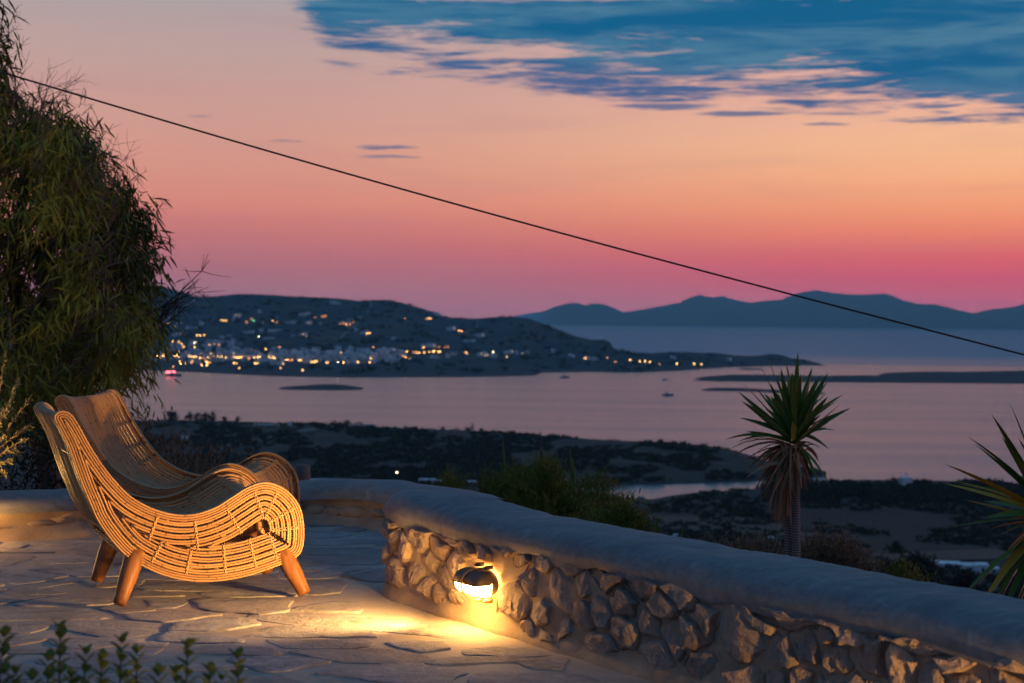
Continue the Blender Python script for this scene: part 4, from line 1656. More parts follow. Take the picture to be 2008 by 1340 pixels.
# olive plant lit by the lamp at the far left, and dark shrubs behind the left wall
shrub('bush', 'dark leafy bush filling the gap behind the left end of the far wall', 'bush', 20, 9.6, 800, 1.3, 'leaf_black', 5200, (0.05, 0.016), 0.6, 20, clump=90, dens=0.12)
shrub('bush', 'dark bush with small leaves showing between the chair back and the tree', 'bush', 150, 10.2, 830, 1.2, 'leaf_black', 4200, (0.05, 0.015), 0.6, 20, clump=70, dens=0.12)
olive_root = Vector((-2.72, 8.42, 0.0))
olive = empty('olive_bush', olive_root, label='golden lit olive bush with small leaves at the far left edge', cat='olive bush')
mb = MB()
leafP, leafD = [], []
ol_tips = [((-30, 900), (10, 690)), ((-30, 900), (38, 745)), ((-40, 930), (62, 780)), ((-40, 930), (60, 835)), ((-40, 940), (52, 862)), ((-40, 900), (28, 770)), ((-30, 960), (12, 930)), ((-30, 920), (10, 855)), ((-50, 900), (-10, 700)), ((-60, 900), (-40, 720)), ((-30, 880), (22, 800)), ((-40, 920), (40, 890)), ((-60, 930), (-20, 830)), ((-30, 940), (5, 800)), ((-30, 950), (24, 905))]
for (a, b_) in ol_tips:
    p0, p1 = at(a[0], a[1], 8.42), at(b_[0], b_[1], 8.25 + rng.uniform(-0.12, 0.2))
    m_ = (p0 + p1) / 2 + Vector((0.02, 0, 0.05))
    pts = spline([tuple(olive_root), tuple(p0), tuple(m_), tuple(p1)], 9, False)
    mb.tube(pts - np.array(olive_root), np.linspace(0.007, 0.0012, len(pts)), 5, cap=False)
    for i in range(10, len(pts)):
        for sgn in (-1, 1):
            for rep in range(2):
                leafP.append(pts[i] - np.array(olive_root) + rng.normal(0, 0.003, 3))
                tdir = pts[i] - pts[i - 1]
                leafD.append(unit(tdir) * 0.8 + np.array([rng.normal(0, .3), rng.normal(0, .3), 0.55 * sgn + rng.normal(0, .3)]))
mb.build('stems', M['twig'], olive)
P, D = np.array(leafP), np.array(leafD)
foliage_obj('foliage', P, D, rng.uniform(0.018, 0.032, len(P)), rng.uniform(0.006, 0.009, len(P)), M['leaf_silver'], olive)
bulkhead((-2.86, 8.13, 0.125), math.atan2(-0.87, 0.50) - math.pi / 2, 'lit wall lamp low on the far wall beside the olive bush', False, (38, rad(150), (0.45, 0.25, 0.85)))

# dry stalky brush behind the chairs
for x, d, top, w, lab in ((300, 10.6, 800, 0.55, 'tallest dry stalky bush with bare twigs rising behind the rattan chairs'), (360, 10.9, 850, 0.7, 'low dry bush behind the seats of the rattan chairs'), (440, 11.2, 872, 0.6, 'dry bush with upright pods seen above the front of the chairs')):
    r = shrub('dry_bush', lab, 'dry bush', x, d, top, w, 'leaf_dry', 1500, (0.05, 0.010), 0.9, 60, 'twig', 60, group='dry bushes beyond the far wall', dens=0.05)

# pine-like bush beyond the near wall
for x, d, top, w, n_, lab in ((1060, 11.6, 896, 0.72, 9500, 'largest bushy green shrub with needle leaves beyond the near wall'), (1165, 12.2, 930, 0.66, 5200, 'smaller needle leaved shrub against the right flank of the large one'),
                              (985, 12.0, 935, 0.42, 3800, 'rounded needle leaved shrub against the left flank of the large one'), (1215, 11.0, 985, 0.5, 3000, 'low needle leaved shrub near the spiky agave leaves'), (885, 15.5, 925, 0.26, 700, 'little green shrub standing beyond the end of the near wall')):
    shrub('green_shrub', lab, 'shrub', x, d, top, w, 'leaf_pine', n_ * 2, (0.055, 0.0085), 0.75, 26, 'twig_dark', 90, group='green shrubs beyond the near wall', dens=0.05)
r = empty('flower_stalks', at(1060, 1000, 12.4), label='thin dry flower stalks rising above the green shrub', cat='dry plant', group=None)
for px, py in ((986, 862), (1118, 880), (1060, 846), (1090, 895), (1122, 900), (1150, 915)):
    mb = MB()
    p0, p1 = at(px + 2, 960, 12.4) - r.location, at(px, py, 12.4) - r.location
    mb.tube([p0, (p0 + p1) / 2 + Vector((0.008, 0, 0)), p1], [0.004, 0.012, 0.003], 6)
    mb.build('stalk', M['leaf_pine'] if px != 1060 else M['twig_dark'], r)

# dry and leafy brush to the right
for x, d, top, w, mt, n_, lab in ((1640, 9.6, 1058, 0.36, 'leaf_dry', 1500, 'golden dry bush of curled twigs right of the palm trunks'), (1590, 10.2, 1075, 0.35, 'leaf_dry', 1200, 'dry twiggy bush directly behind the palm trunks'),
                              (1480, 10.4, 1062, 0.42, 'leaf_dry', 1200, 'dry reddish brush left of the palm trunks'), (1415, 10.8, 1068, 0.34, 'leaf_dry', 900, 'low dry brush behind the agave leaves'), (1695, 9.4, 1098, 0.25, 'leaf_dry', 700, 'small dry bush at the right end of the golden brush')):
    shrub('dry_bush', lab, 'dry bush', x, d, top, w, mt, n_ * 3, (0.038, 0.008), 0.75, 110, 'twig', 80, group='dry bushes beyond the near wall', dens=0.05, vis=0.22)
for x, d, top, w, n_, lab in ((1765, 9.4, 1105, 0.16, 900, 'grey green leafy sprig plant left of the white house'), (1800, 9.0, 1128, 0.16, 800, 'leafy green sprig plant in front of the dark tree'), (1838, 8.6, 1168, 0.10, 260, 'small grey green sprig plant before the white house')):
    shrub('leafy_plant', lab, 'plant', x, d, top, w, 'leaf_pine', n_, (0.035, 0.008), 0.85, 6, 'twig_dark', 16, group='leafy sprigs beyond the near wall', dens=0.03)
shrub('dry_bush', 'bare twiggy bush in front of the low white house', 'dry bush', 1862, 8.6, 1160, 0.13, 'leaf_dry', 60, (0.02, 0.004), 0.8, 45, 'twig', 14, dens=0.03)
shrub('dry_bush', 'bare brown twigs right of the low white house', 'dry bush', 1900, 8.4, 1190, 0.10, 'leaf_dry', 40, (0.02, 0.004), 0.8, 24, 'twig', 10, dens=0.03)


def long_leaf(name, parent, p0, p1, w, mat, sag=0.0, fold=0.25, roll=0.0, origin=None):
    """sword leaf: folded along its midrib, tapering to a point"""
    p0, p1 = np.array(p0, float), np.array(p1, float)
    D = p1 - p0
    L = np.linalg.norm(D)
    D = D / L
    S = np.cross(D, (0, 0, 1.0))
    if np.linalg.norm(S) < 0.15:
        S = np.array([1.0, 0, 0])
    S = unit(S)
    U = np.cross(S, D)
    S, U = S * math.cos(roll) + U * math.sin(roll), U * math.cos(roll) - S * math.sin(roll)
    rows = []
    for t_ in (0, 0.12, 0.3, 0.5, 0.7, 0.87, 1.0):
        ww = w * np.interp(t_, [0, 0.12, 0.35, 0.6, 0.87, 1], [0.75, 0.85, 1.0, 0.85, 0.38, 0.02]) / 2
        c = p0 + D * L * t_ + np.array([0, 0, sag * L * 4 * t_ * (1 - t_)])
        rows.append([tuple(c - S * ww + U * ww * fold), tuple(c - S * ww * .5 + U * ww * fold * .3), tuple(c), tuple(c + S * ww * .5 + U * ww * fold * .3), tuple(c + S * ww + U * ww * fold)])
    mb = MB()
    mb.grid(rows)
    return mb.build(name, mat, parent)


# two stemmed palm beyond the wall
PD = 9.0
palm_root = at(1556, 1300, PD)
palm_root.z = ground_z(PD)
palm = empty('spiky_palm', palm_root, label='two stemmed spiky palm with green sword leaves above a skirt of dead brown leaves', cat='palm')
for (pts, r0, r1) in (([(1566, 1330), (1561, 1130), (1561, 1000), (1562, 880)], 0.026, 0.021), ([(1545, 1330), (1547, 1130), (1543, 1000), (1547, 895)], 0.025, 0.02)):
    P = [Vector(at(px, py, PD + (0.04 if r1 < 0.021 else 0))) - palm_root for px, py in pts]
    P[0] = Vector((P[0].x, P[0].y, 0))
    P = spline([tuple(p) for p in P], 8, False)
    rs = np.linspace(r0, r1, len(P)) * (1 + 0.05 * np.sin(np.arange(len(P)) * 2.1))
    mb = MB()
    mb.tube(P, rs, 12)
    mb.build('trunk', M['palm_trunk'], palm)
green_tips = [(1501, 690), (1488, 713), (1531, 722), (1540, 697), (1565, 689), (1570, 734), (1593, 720), (1624, 731), (1620, 751), (1650, 791), (1669, 800), (1454, 750), (1447, 768), (1454, 787), (1451, 820),
              (1421, 863), (1446, 867), (1626, 882), (1612, 881), (1593, 945), (1608, 955), (1628, 955), (1522, 738), (1562, 741), (1640, 845), (1545, 722), (1600, 745), (1482, 760), (1510, 752), (1612, 820), (1476, 800), (1555, 730)]
for k, (px, py) in enumerate(green_tips):
    ang = math.atan2(850 - py, px - 1557)
    p0 = Vector(at(1557 + 8 * math.cos(ang), 866 - 12 * max(0, math.sin(ang)) + rng.uniform(-14, 10), PD)) - palm_root
    dz = rng.uniform(-0.18, 0.14) * (1 if k < 22 else 1.6)
    p1 = Vector(at(px, py, PD + dz)) - palm_root
    low = py > 835
    long_leaf('leaf', palm, p0, p1, rng.uniform(0.034, 0.046) * (0.75 if low else 1), M['yucca_green'], 0.10 if low else rng.uniform(-0.01, 0.03), roll=rng.uniform(-0.9, 0.9))
for k in range(26):          # leaves that point towards and away from us
    a, e = rng.uniform(0, 2 * math.pi), rng.uniform(0.1, 1.25)
    p0 = Vector(at(1557, 858 + rng.uniform(-16, 12), PD)) - palm_root
    d = Vector((math.cos(a) * math.cos(e) * 0.8, math.sin(a) * math.cos(e), math.sin(e)))
    long_leaf('leaf', palm, p0, p0 + d * rng.uniform(0.26, 0.44), rng.uniform(0.034, 0.045), M['yucca_green'], 0.03, roll=rng.uniform(-0.9, 0.9))
p0 = Vector(at(1556, 862, PD - 0.03)) - palm_root
long_leaf('leaf', palm, p0, Vector(at(1560, 805, PD - 0.06)) - palm_root, 0.036, M['yucca_gold'], 0, roll=0.1)
for k in range(120):
    px = rng.normal(1530, 38)
    px = min(1606, max(1440, px))
    lo = interp(px, [(1440, 905), (1470, 965), (1500, 1010), (1530, 1060), (1560, 1010), (1590, 960), (1606, 930)])
    py = lo - abs(rng.normal(0, 1)) * 34
    p0 = Vector(at(1553 + rng.normal(0, 9), rng.uniform(868, 915), PD + rng.normal(0, .02))) - palm_root
    p1 = Vector(at(px, py, PD + rng.normal(0, 0.10))) - palm_root
    o = long_leaf('dead_leaf', palm, p0, p1, rng.uniform(0.014, 0.030), M['yucca_dead'], rng.uniform(0.04, 0.22), 0.5, rng.uniform(-1.2, 1.2))
for px, py, w in ((1420, 888, .018), (1421, 908, .02), (1430, 900, .015), (1522, 1072, .012), (1455, 934, .02), (1478, 925, .022), (1440, 875, .016)):
    p0 = Vector(at(1548, 872, PD)) - palm_root
    long_leaf('dead_leaf', palm, p0, Vector(at(px, py, PD + rng.normal(0, .08))) - palm_root, w, M['yucca_dead'], 0.13, 0.5, rng.uniform(-1, 1))

# yucca at the right edge
YD = 6.2
yroot = at(2072, 1300, YD)
yroot.z = ground_z(YD)
yuc = empty('yucca', yroot, label='large yucca with long pointed leaves reaching in at the right edge', cat='yucca')
mb = MB()
mb.tube([(0, 0, 0), tuple(Vector(at(2066, 1090, YD)) - yroot)], [0.05, 0.04], 12)
mb.build('trunk', M['palm_trunk'], yuc)
ytips = [((1981, 792), 'g'), ((1944, 812), 'g'), ((1964, 856), 'g'), ((1909, 869), 'g'), ((1851, 910), 'y'), ((1872, 943), 'y'), ((1852, 949), 'y'), ((1892, 981), 'y'), ((1942, 1038), 'y'), ((1964, 1049), 'g'), ((1979, 1019), 'y'), ((1988, 924), 'g'),
         ((1979, 1086), 'y'), ((1921, 1133), 'g'), ((1877, 1181), 'g'), ((1912, 1206), 'g'), ((1934, 1212), 'g'), ((1962, 1222), 'g'), ((1948, 1160), 'g'), ((1985, 1235), 'g'), ((1932, 1175), 'y'), ((1990, 965), 'g'), ((1958, 1185), 'g'), ((1995, 1180), 'g'),
         ((2030, 770), 'g'), ((2080, 780), 'g'), ((2140, 800), 'g'), ((2200, 860), 'g'), ((2240, 930), 'g'), ((2250, 1010), 'g'), ((2230, 1090), 'g'), ((2200, 1180), 'g'), ((2120, 1230), 'g'), ((2030, 1240), 'g'), ((2010, 1250), 'g'), ((1915, 1150), 'g'), ((1970, 1130), 'y')]
for (px, py), c in ytips:
    ang = math.atan2(1010 - py, px - 2066)
    p0 = Vector(at(2066 + 14 * math.cos(ang), 1020 - 14 * math.sin(ang) + rng.uniform(-16, 16), YD)) - yroot
    p1 = Vector(at(px, py, YD + rng.uniform(-0.16, 0.10))) - yroot
    long_leaf('leaf', yuc, p0, p1, rng.uniform(0.034, 0.048), M['yucca_gold'] if c == 'y' else M['yucca_green'], 0.05 if py > 1000 else 0.015, 0.35, rng.uniform(-0.5, 0.5))
for k in range(40):
    a, e = rng.uniform(0, 2 * math.pi), rng.uniform(-1.0, 1.2)
    p0 = Vector(at(2066, 1015 + rng.uniform(-16, 20), YD)) - yroot
    d = Vector((math.cos(a) * math.cos(e), math.sin(a) * math.cos(e), math.sin(e)))
    long_leaf('leaf', yuc, p0, p0 + d * rng.uniform(0.30, 0.44), rng.uniform(0.034, 0.046), M['yucca_green'], 0.03, 0.3, rng.uniform(-0.6, 0.6))

# agave behind the near wall
aroot = at(1285, 1150, 7.4)
aroot.z = ground_z(7.4)
aga = empty('agave', aroot, label='agave with a few stiff pointed leaves just beyond the wall cap', cat='agave')
for bx, tx, ty, w in ((1252, 1243, 1028, .03), (1276, 1262, 1030, .03), (1284, 1287, 1013, .038), (1292, 1297, 1036, .03), (1322, 1340, 1030, .03), (1205, 1200, 1046, .02), (1300, 1310, 1060, .03), (1240, 1225, 1060, .02)):
    long_leaf('leaf', aga, Vector(at(bx, 1170, 7.4)) - aroot, Vector(at(tx, ty, 7.4 + rng.normal(0, .03))) - aroot, w * 1.1, M['yucca_green'], 0.0, 0.5, rng.uniform(-0.4, 0.4))
kerb = MB()
kerb.box((0, 0, 0), (0.5, 0.05, 0.06), -0.25)
k_ = at(1330, 1086, 7.9)
o = kerb.build('planter_edge', M['terracotta'])
o.location = k_
tag(o, 'terracotta coloured planter edge showing past the wall cap by the agave', 'planter edge')

# sprigs of a low shrub at the lower left, close to the camera
SD = 3.05
sroot = Vector((-0.75, SD + 0.05, 0.0))
spr = empty('leafy_shrub', sroot, label='low shrub with small rounded leaves poking up at the lower left corner', cat='shrub')
for px, py in ((7, 1250), (118, 1236), (95, 1297), (168, 1284), (200, 1296), (238, 1262), (268, 1283), (368, 1272), (465, 1293), (410, 1318), (62, 1335), (310, 1326), (345, 1322), (140, 1330), (30, 1322), (250, 1330), (435, 1335)):
    d = SD + rng.uniform(-0.12, 0.16)
    tip = Vector(at(px, py, d)) - sroot
    b_ = Vector((tip.x * 0.75 + rng.normal(0, .02), tip.y * 0.6, 0.02))
    pts = spline([tuple(b_), tuple(Vector((tip.x + rng.normal(0, .006), tip.y, tip.z - 0.18))), tuple(tip)], 10, False)
    mb = MB()
    mb.tube(pts, np.linspace(0.004, 0.0014, len(pts)), 6, cap=False)
    stem = mb.build('stem', M['twig'], spr)
    a = rng.uniform(0, 6.28)
    for lv in range(9):
        z = lv * 0.017
        c = np.array(tip) - np.array([0, 0, z])
        for q in range(2 if lv else 3):
            aa = a + lv * 1.57 + q * math.pi * (1 if lv else 0.67)
            up = 0.95 - lv * 0.07
            d_ = np.array([math.cos(aa) * (1 - 0.3 * up), math.sin(aa) * (1 - 0.3 * up), up])
            L = rng.uniform(0.026, 0.036) * (0.85 if lv == 0 else 1)
            mb = MB()
            dn = unit(d_)
            S = unit(np.cross(dn, (0.1, 0.2, 1.0)))
            U = np.cross(S, dn)
            rows = []
            for t_, w_ in ((0, .12), (.18, .62), (.42, 1.0), (.7, .86), (.9, .45), (1, .08)):
                cc = c + dn * L * t_ + np.array([0, 0, -0.10 * L * t_ * t_])
                ww = 0.0072 * w_ * L / 0.024
                rows.append([tuple(cc - S * ww + U * ww * .35), tuple(cc), tuple(cc + S * ww + U * ww * .35)])
            mb.grid(rows)
            mb.build('leaf', M['leaf_box'], stem)

# overhead cable crossing the sky
mb = MB()
cp = [(-700, -70), (-100, 112), (20, 147), (500, 289), (1000, 430), (1500, 564), (2008, 696), (2200, 745), (2900, 915)]
P = spline([tuple(at(px, py, 9.4)) for px, py in cp], 8, False)
mb.tube(P - P[20], 0.0054, 8)
o = mb.build('overhead_cable', M['cable'])
o.location = tuple(P[20])
tag(o, 'thin black overhead cable slanting down across the sunset sky', 'cable')

# ------------------------------------------------------------------ things far off
def flat_house(w, d, h, seed, mats=('white', 'window_dark', 'white_dim')):
    """flat roofed island house: body, parapet, recessed dark windows and door in one small mesh"""
    r_ = np.random.default_rng(seed)
    mb = MB()
    mb.box((0, 0, h / 2 - 1.0), (w, d, h + 2.0))
    p = 0.3
    for x, y, sx, sy in ((0, -d / 2 + p / 2, w + .1, p), (0, d / 2 - p / 2, w + .1, p), (-w / 2 + p / 2, 0, p, d - 2 * p), (w / 2 - p / 2, 0, p, d - 2 * p)):
        mb.box((x, y, h + 0.25), (sx, sy, 0.5))
    if r_.random() < 0.5:
        w2 = w * r_.uniform(0.35, 0.55)
        mb.box((r_.choice([-1, 1]) * (w - w2) * 0.42, 0.4, h + 1.3), (w2, d * 0.6, 2.6))
    n = max(1, int(w / 3.2))
    for k in range(n):
        x = -w / 2 + w * (k + 0.5) / n
        for z in ((1.6,) if h < 4 else (1.6, 4.6)):
            mb.box((x, -d / 2 - 0.02, z), (1.0, 0.12, 1.3 if k != n // 2 else 2.0), 0, 2 if r_.random() < 0.07 else 1)
    return mb.mesh('white_house', [M[mats[0]], M[mats[1]], M['lit_window']], smooth=False)


H_SMALL = [flat_house(w, d, h, s) for s, (w, d, h) in enumerate(((8, 7, 3.4), (10, 8, 6.4), (7, 7, 6.2), (12, 8, 3.6), (9, 9, 6.6), (6, 6, 3.3)))]
H_BIG = [flat_house(w, d, h, 20 + s) for s, (w, d, h) in enumerate(((20, 10, 6.2), (26, 10, 3.6), (17, 11, 6.4)))]
H_DIM = [flat_house(w, d, h, 40 + s, ('white_dim', 'window_dark')) for s, (w, d, h) in enumerate(((9, 7, 3.6), (11, 8, 6.2), (8, 8, 6.4)))]
def spot_on(px, py, on):
    return drop(px, py, *on) or drop(px, py + 6, *on) or drop(px, py - 6, *on) or at(px, py, 900)


n_house = 0


def house(px, py, kind='s', label=None, sc=1.0, on=('town_hill',), group='white houses of the harbour town'):
    global n_house
    q = drop(px, py, *on)
    if q is None:
        return None
    me = {'s': H_SMALL, 'b': H_BIG, 'd': H_DIM}[kind][int(rng.integers(0, 3 if kind != 's' else 6))]
    o = link('white_house', me, None, q)
    o.rotation_euler = (0, 0, rng.uniform(-0.6, 0.6) - math.atan2(q.x, q.y))
    o.scale = (sc, sc, sc)
    n_house += 1
    return tag(o, label, 'house', group)


band = []
while len(band) < 240:
    x = rng.uniform(296, 800)
    lo, hi = (688, 716) if x < 700 else (690, 714)
    y = rng.uniform(lo, hi)
    dens = interp(x, [(296, 0.55), (420, 0.6), (520, 0.9), (660, 1.0), (740, 0.9), (790, 0.4)]) * interp(y, [(686, 0.6), (698, 1.0), (708, 0.8), (716, 0.3)])
    if rng.random() < dens:
        band.append((x, y))
for x, y in band:
    house(x, y, 'd' if rng.random() < 0.35 else 's', 'small white flat roofed house packed into the harbour town across the bay', rng.uniform(1.05, 1.5))
for _ in range(34):
    house(rng.uniform(330, 470), rng.uniform(671, 690), 'd' if rng.random() < 0.4 else 's', 'white house on the rise above the packed harbour town', rng.uniform(0.95, 1.3), group='white houses above the harbour town')
hillside_houses = [(509, 614, 's'), (465, 622, 'b'), (459, 630, 's'), (543, 624, 'd'), (567, 634, 'b'), (576, 635, 's'), (605, 636, 'b'), (487, 653, 'b'), (494, 654, 's'), (539, 650, 'b'), (512, 651, 's'), (527, 665, 'b'), (632, 648, 's'),
                   (698, 650, 's'), (678, 634, 'b'), (686, 631, 's'), (704, 626, 's'), (714, 655, 'b'), (774, 666, 's'), (599, 620, 'b'), (590, 619, 's'), (662, 597, 's'), (652, 596, 's'), (380, 591, 's'), (378, 644, 'b'), (368, 645, 's'),
                   (346, 659, 'b'), (352, 636, 's'), (395, 638, 's'), (575, 660, 'd'), (595, 660, 'b'), (885, 648, 'b'), (921, 670, 'b'), (941, 662, 'b'), (929, 671, 's'), (854, 617, 's'), (859, 619, 's'), (838, 681, 'b'), (846, 682, 'b'),
                   (829, 683, 's'), (945, 699, 'b'), (953, 698, 's'), (997, 694, 'b'), (1013, 695, 's'), (1024, 695, 's'), (766, 712, 'b'), (765, 690, 'b'), (802, 705, 's'), (850, 703, 's'), (858, 703, 'd'), (330, 628, 's'), (342, 642, 's'),
                   (435, 664, 's'), (450, 660, 'd'), (418, 630, 'd'), (626, 636, 'd'), (878, 702, 's'), (890, 697, 'd'), (968, 701, 's'), (1150, 705, 's'), (1158, 706, 'b'), (1168, 706, 's'), (1120, 700, 's'), (1085, 693, 's'), (1035, 693, 'd'), (1320, 703, 's'), (1430, 707, 's')]
for x, y, k in hillside_houses:
    house(x, y, k, 'scattered white house on the dark slope round the town across the bay', rng.uniform(0.9, 1.2), group='scattered white houses on the far hill')


def lamp_mesh(name, glowmat, r, h):
    mb = MB()
    mb.tube([(0, 0, -0.5), (0, 0, h)], 0.12, 5, 0)
    mb.tube([(0, 0, h), (0, -0.8, h + 0.2)], 0.09, 4, 0)
    rows = []
    for t_ in np.linspace(-math.pi / 2, math.pi / 2, 5):
        rows.append([(r * math.cos(t_) * math.cos(a), -0.8 + r * math.cos(t_) * math.sin(a), h + r * math.sin(t_)) for a in np.linspace(0, 2 * math.pi, 7, endpoint=False)])
    mb.grid(rows, 1, closed=True)
    return mb.mesh(name, [M['hull'], M[glowmat]])


LM = {'a': lamp_mesh('street_lamp', 'town_amber', 0.68, 5), 'o': lamp_mesh('street_lamp', 'town_orange', 0.72, 4), 'w': lamp_mesh('street_lamp', 'town_white', 0.75, 6), 'g': lamp_mesh('street_lamp', 'town_green', 1.1, 4)}
LBL = {'a': ('glowing amber street lamp in the town across the bay', 'amber street lamps of the town'), 'o': ('dim orange lamp glowing among the houses across the bay', 'orange lamps of the town'),
       'w': ('bright white street lamp in the town across the bay', 'white street lamps of the town'), 'g': ('green lamp glowing on a house on the far hill', None)}


def lamp(px, py, k='a', sc=1.0, on=('town_hill',), label=None, group=None):
    q = drop(px, py + 1.5, *on)
    if q is None:
        return
    o = link('street_lamp', LM[k], None, q)
    o.scale = (sc, sc, sc)
    o.rotation_euler = (0, 0, -math.atan2(q.x, q.y))
    tag(o, label or LBL[k][0], 'street lamp', group if label else LBL[k][1])


def c4(x, y):
    return 280 + x * 0.3984, 540 + y * 0.3984


L4 = [(125, 235, 'a'), (384, 228, 'a'), (393, 229, 'a'), (402, 228, 'a'), (411, 228, 'a'), (506, 232, 'o'), (513, 237, 'o'), (534, 218, 'o'), (545, 228, 'g'), (590, 237, 'o'), (638, 232, 'a'), (660, 237, 'o'), (848, 207, 'o'), (882, 207, 'o'), (890, 206, 'o'), (899, 204, 'o'),
      (972, 242, 'o'), (988, 240, 'o'), (1003, 249, 'a'), (1035, 232, 'o'), (1020, 245, 'o'), (1290, 217, 'o'), (1394, 218, 'o'), (1402, 218, 'a'), (1411, 218, 'a'), (1420, 218, 'a'), (1100, 294, 'a'), (1117, 293, 'a'), (1553, 280, 'a'), (1564, 280, 'a'), (1572, 281, 'o'),
      (265, 302, 'a'), (274, 302, 'a'), (283, 302, 'a'), (303, 302, 'a'), (570, 308, 'w'), (148, 333, 'a'), (178, 333, 'a'), (192, 343, 'a'), (190, 355, 'a'), (200, 358, 'a'), (253, 340, 'w'), (255, 360, 'a'), (328, 350, 'a'), (375, 348, 'o'), (535, 370, 'o'), (605, 371, 'a'), (672, 360, 'o'),
      (1134, 358, 'o'), (1381, 362, 'a'), (1458, 358, 'o'), (1475, 357, 'o'), (1488, 357, 'o'), (1502, 357, 'o'), (1281, 378, 'a'), (1301, 385, 'a'), (1331, 385, 'o'), (1347, 389, 'a'), (1360, 386, 'a'), (1385, 388, 'a'), (1409, 386, 'a'), (1428, 385, 'a'), (1436, 381, 'a'), (1452, 384, 'a'), (1464, 384, 'a'),
      (1187, 385, 'a'), (1176, 380, 'o'), (1590, 387, 'a'), (1598, 390, 'o'), (1725, 387, 'w'), (1792, 408, 'a'), (848, 383, 'a'), (765, 392, 'w'), (690, 421, 'a'), (703, 425, 'a'), (712, 423, 'a'), (722, 426, 'o'), (735, 424, 'o'), (766, 425, 'a'), (776, 424, 'a'), (830, 436, 'a'), (843, 436, 'a'), (850, 430, 'a'), (856, 432, 'a'),
      (905, 438, 'a'), (912, 434, 'o'), (959, 436, 'w'), (988, 438, 'a'), (1028, 422, 'o'), (1058, 437, 'a'), (1122, 415, 'a'), (1116, 437, 'a'), (1167, 408, 'o'), (1140, 410, 'o'), (1200, 405, 'a'), (1280, 400, 'o'), (1293, 412, 'a'), (787, 478, 'a'), (475, 466, 'a'), (150, 457, 'o'), (181, 431, 'a'), (186, 443, 'a'),
      (214, 442, 'a'), (240, 437, 'o'), (290, 453, 'a'), (313, 436, 'a'), (320, 437, 'a'), (331, 437, 'o'), (315, 453, 'a'), (448, 440, 'a'), (462, 440, 'a'), (554, 443, 'a'), (565, 443, 'a'), (678, 465, 'o'), (175, 387, 'a'), (165, 395, 'a'), (285, 392, 'a'), (172, 388, 'a'), (392, 395, 'o')]
for x, y, k in L4:
    lamp(*c4(x, y), k, rng.uniform(0.8, 1.1))
for x in np.concatenate([np.linspace(22, 120, 13), np.linspace(150, 175, 4), np.linspace(212, 345, 12), np.linspace(372, 440, 5), np.linspace(455, 650, 24)]):
    lamp(*c4(x + rng.normal(0, 2), 411 + (x - 300) * 0.012 + rng.normal(0, 3)), 'a' if rng.random() < 0.8 else 'o', rng.uniform(0.75, 1.15))
for x, y, k, s in ((290, 328, 'o', 1), (305, 326, 'a', 1.3), (297, 330, 'a', 1), (380, 325, 'o', .9), (412, 342, 'o', .9), (470, 338, 'a', 1), (507, 344, 'a', 1.1), (528, 343, 'a', 1.1), (547, 345, 'a', 1), (585, 350, 'o', .8), (652, 354, 'a', 1.1), (718, 352, 'a', 1), (747, 353, 'a', .9)):
    px, py = 1000 + x * 0.502, 540 + y * 0.502
    lamp(px, py, k, s, label='glowing lamp strung along the low headland right of the town', group='lamps along the low headland')
for x in (1186, 1201, 1213, 1222, 1231, 1247, 1262):
    lamp(1000 + x * 0.502, 540 + (155 + rng.normal(0, 2)) * 0.502, 'o', 1.6, ('distant_mountains',), 'faint village lamp at the foot of the distant mountains', 'village lamps under the mountains')
lamp(778, 932, 'w', 0.36, ('headland', 'hillside'), 'single bright lamp on the dark land beyond the wall')


# boats
def boat(px, py, L, label, mats=('hull', 'hull_white'), light=None, mast=0):
    q = on_level(px, py, SEA)
    root = empty('boat', (q.x, q.y, SEA), rng.uniform(-0.15, 0.15), label=label, cat='boat')
    mb = MB()
    rows = []
    for t_ in np.linspace(0, 1, 9):
        w = 0.30 * L * 0.5 * (math.sin(min(1, t_ * 2.2) * math.pi / 2) * (1 - max(0, t_ - 0.55) / 0.46) ** 0.6 if t_ < 1 else 0.02)
        x = (t_ - 0.5) * L
        sh = 0.10 * L + 0.07 * L * t_ ** 2
        rows.append([(x, -w, sh), (x, -w * 0.7, -0.02 * L), (x, 0, -0.05 * L), (x, w * 0.7, -0.02 * L), (x, w, sh), (x, 0, sh * 0.96)])
    mb.grid(rows, closed=True)
    mb.build('hull', M[mats[0]], root)
    mb = MB()
    mb.box((-0.06 * L, 0, 0.155 * L), (0.36 * L, 0.17 * L, 0.14 * L), taper=0.85)
    mb.box((-0.08 * L, 0, 0.235 * L), (0.22 * L, 0.14 * L, 0.06 * L), taper=0.8)
    mb.build('cabin', M[mats[1]], root)
    if mast:
        mb = MB()
        mb.tube([(0, 0, 0.1 * L), (0, 0, mast * L)], 0.012 * L, 5)
        mb.build('mast', M['hull_white'], root)
    if light:
        mb = MB()
        mb.tube([(-0.45 * L, 0, 0.26 * L), (0.1 * L, 0, 0.28 * L)], 0.045 * L, 8)
        mb.build('red_light', M[light], root)
    return root


boat(1107, 741, 17, 'small dark motorboat anchored off the end of the town headland')
boat(1309, 776, 16, 'small boat with a thin mast moving in the middle of the strait', mast=0.9)
boat(340, 738, 26, 'boat with a red light near the town shore', light='boat_red')
boat(1256, 977, 4.8, 'little dinghy moored in the narrow inlet')
boat(1304, 746, 12, 'pale tiny boat off the left tip of the long islet', ('hull_white', 'hull_white'))

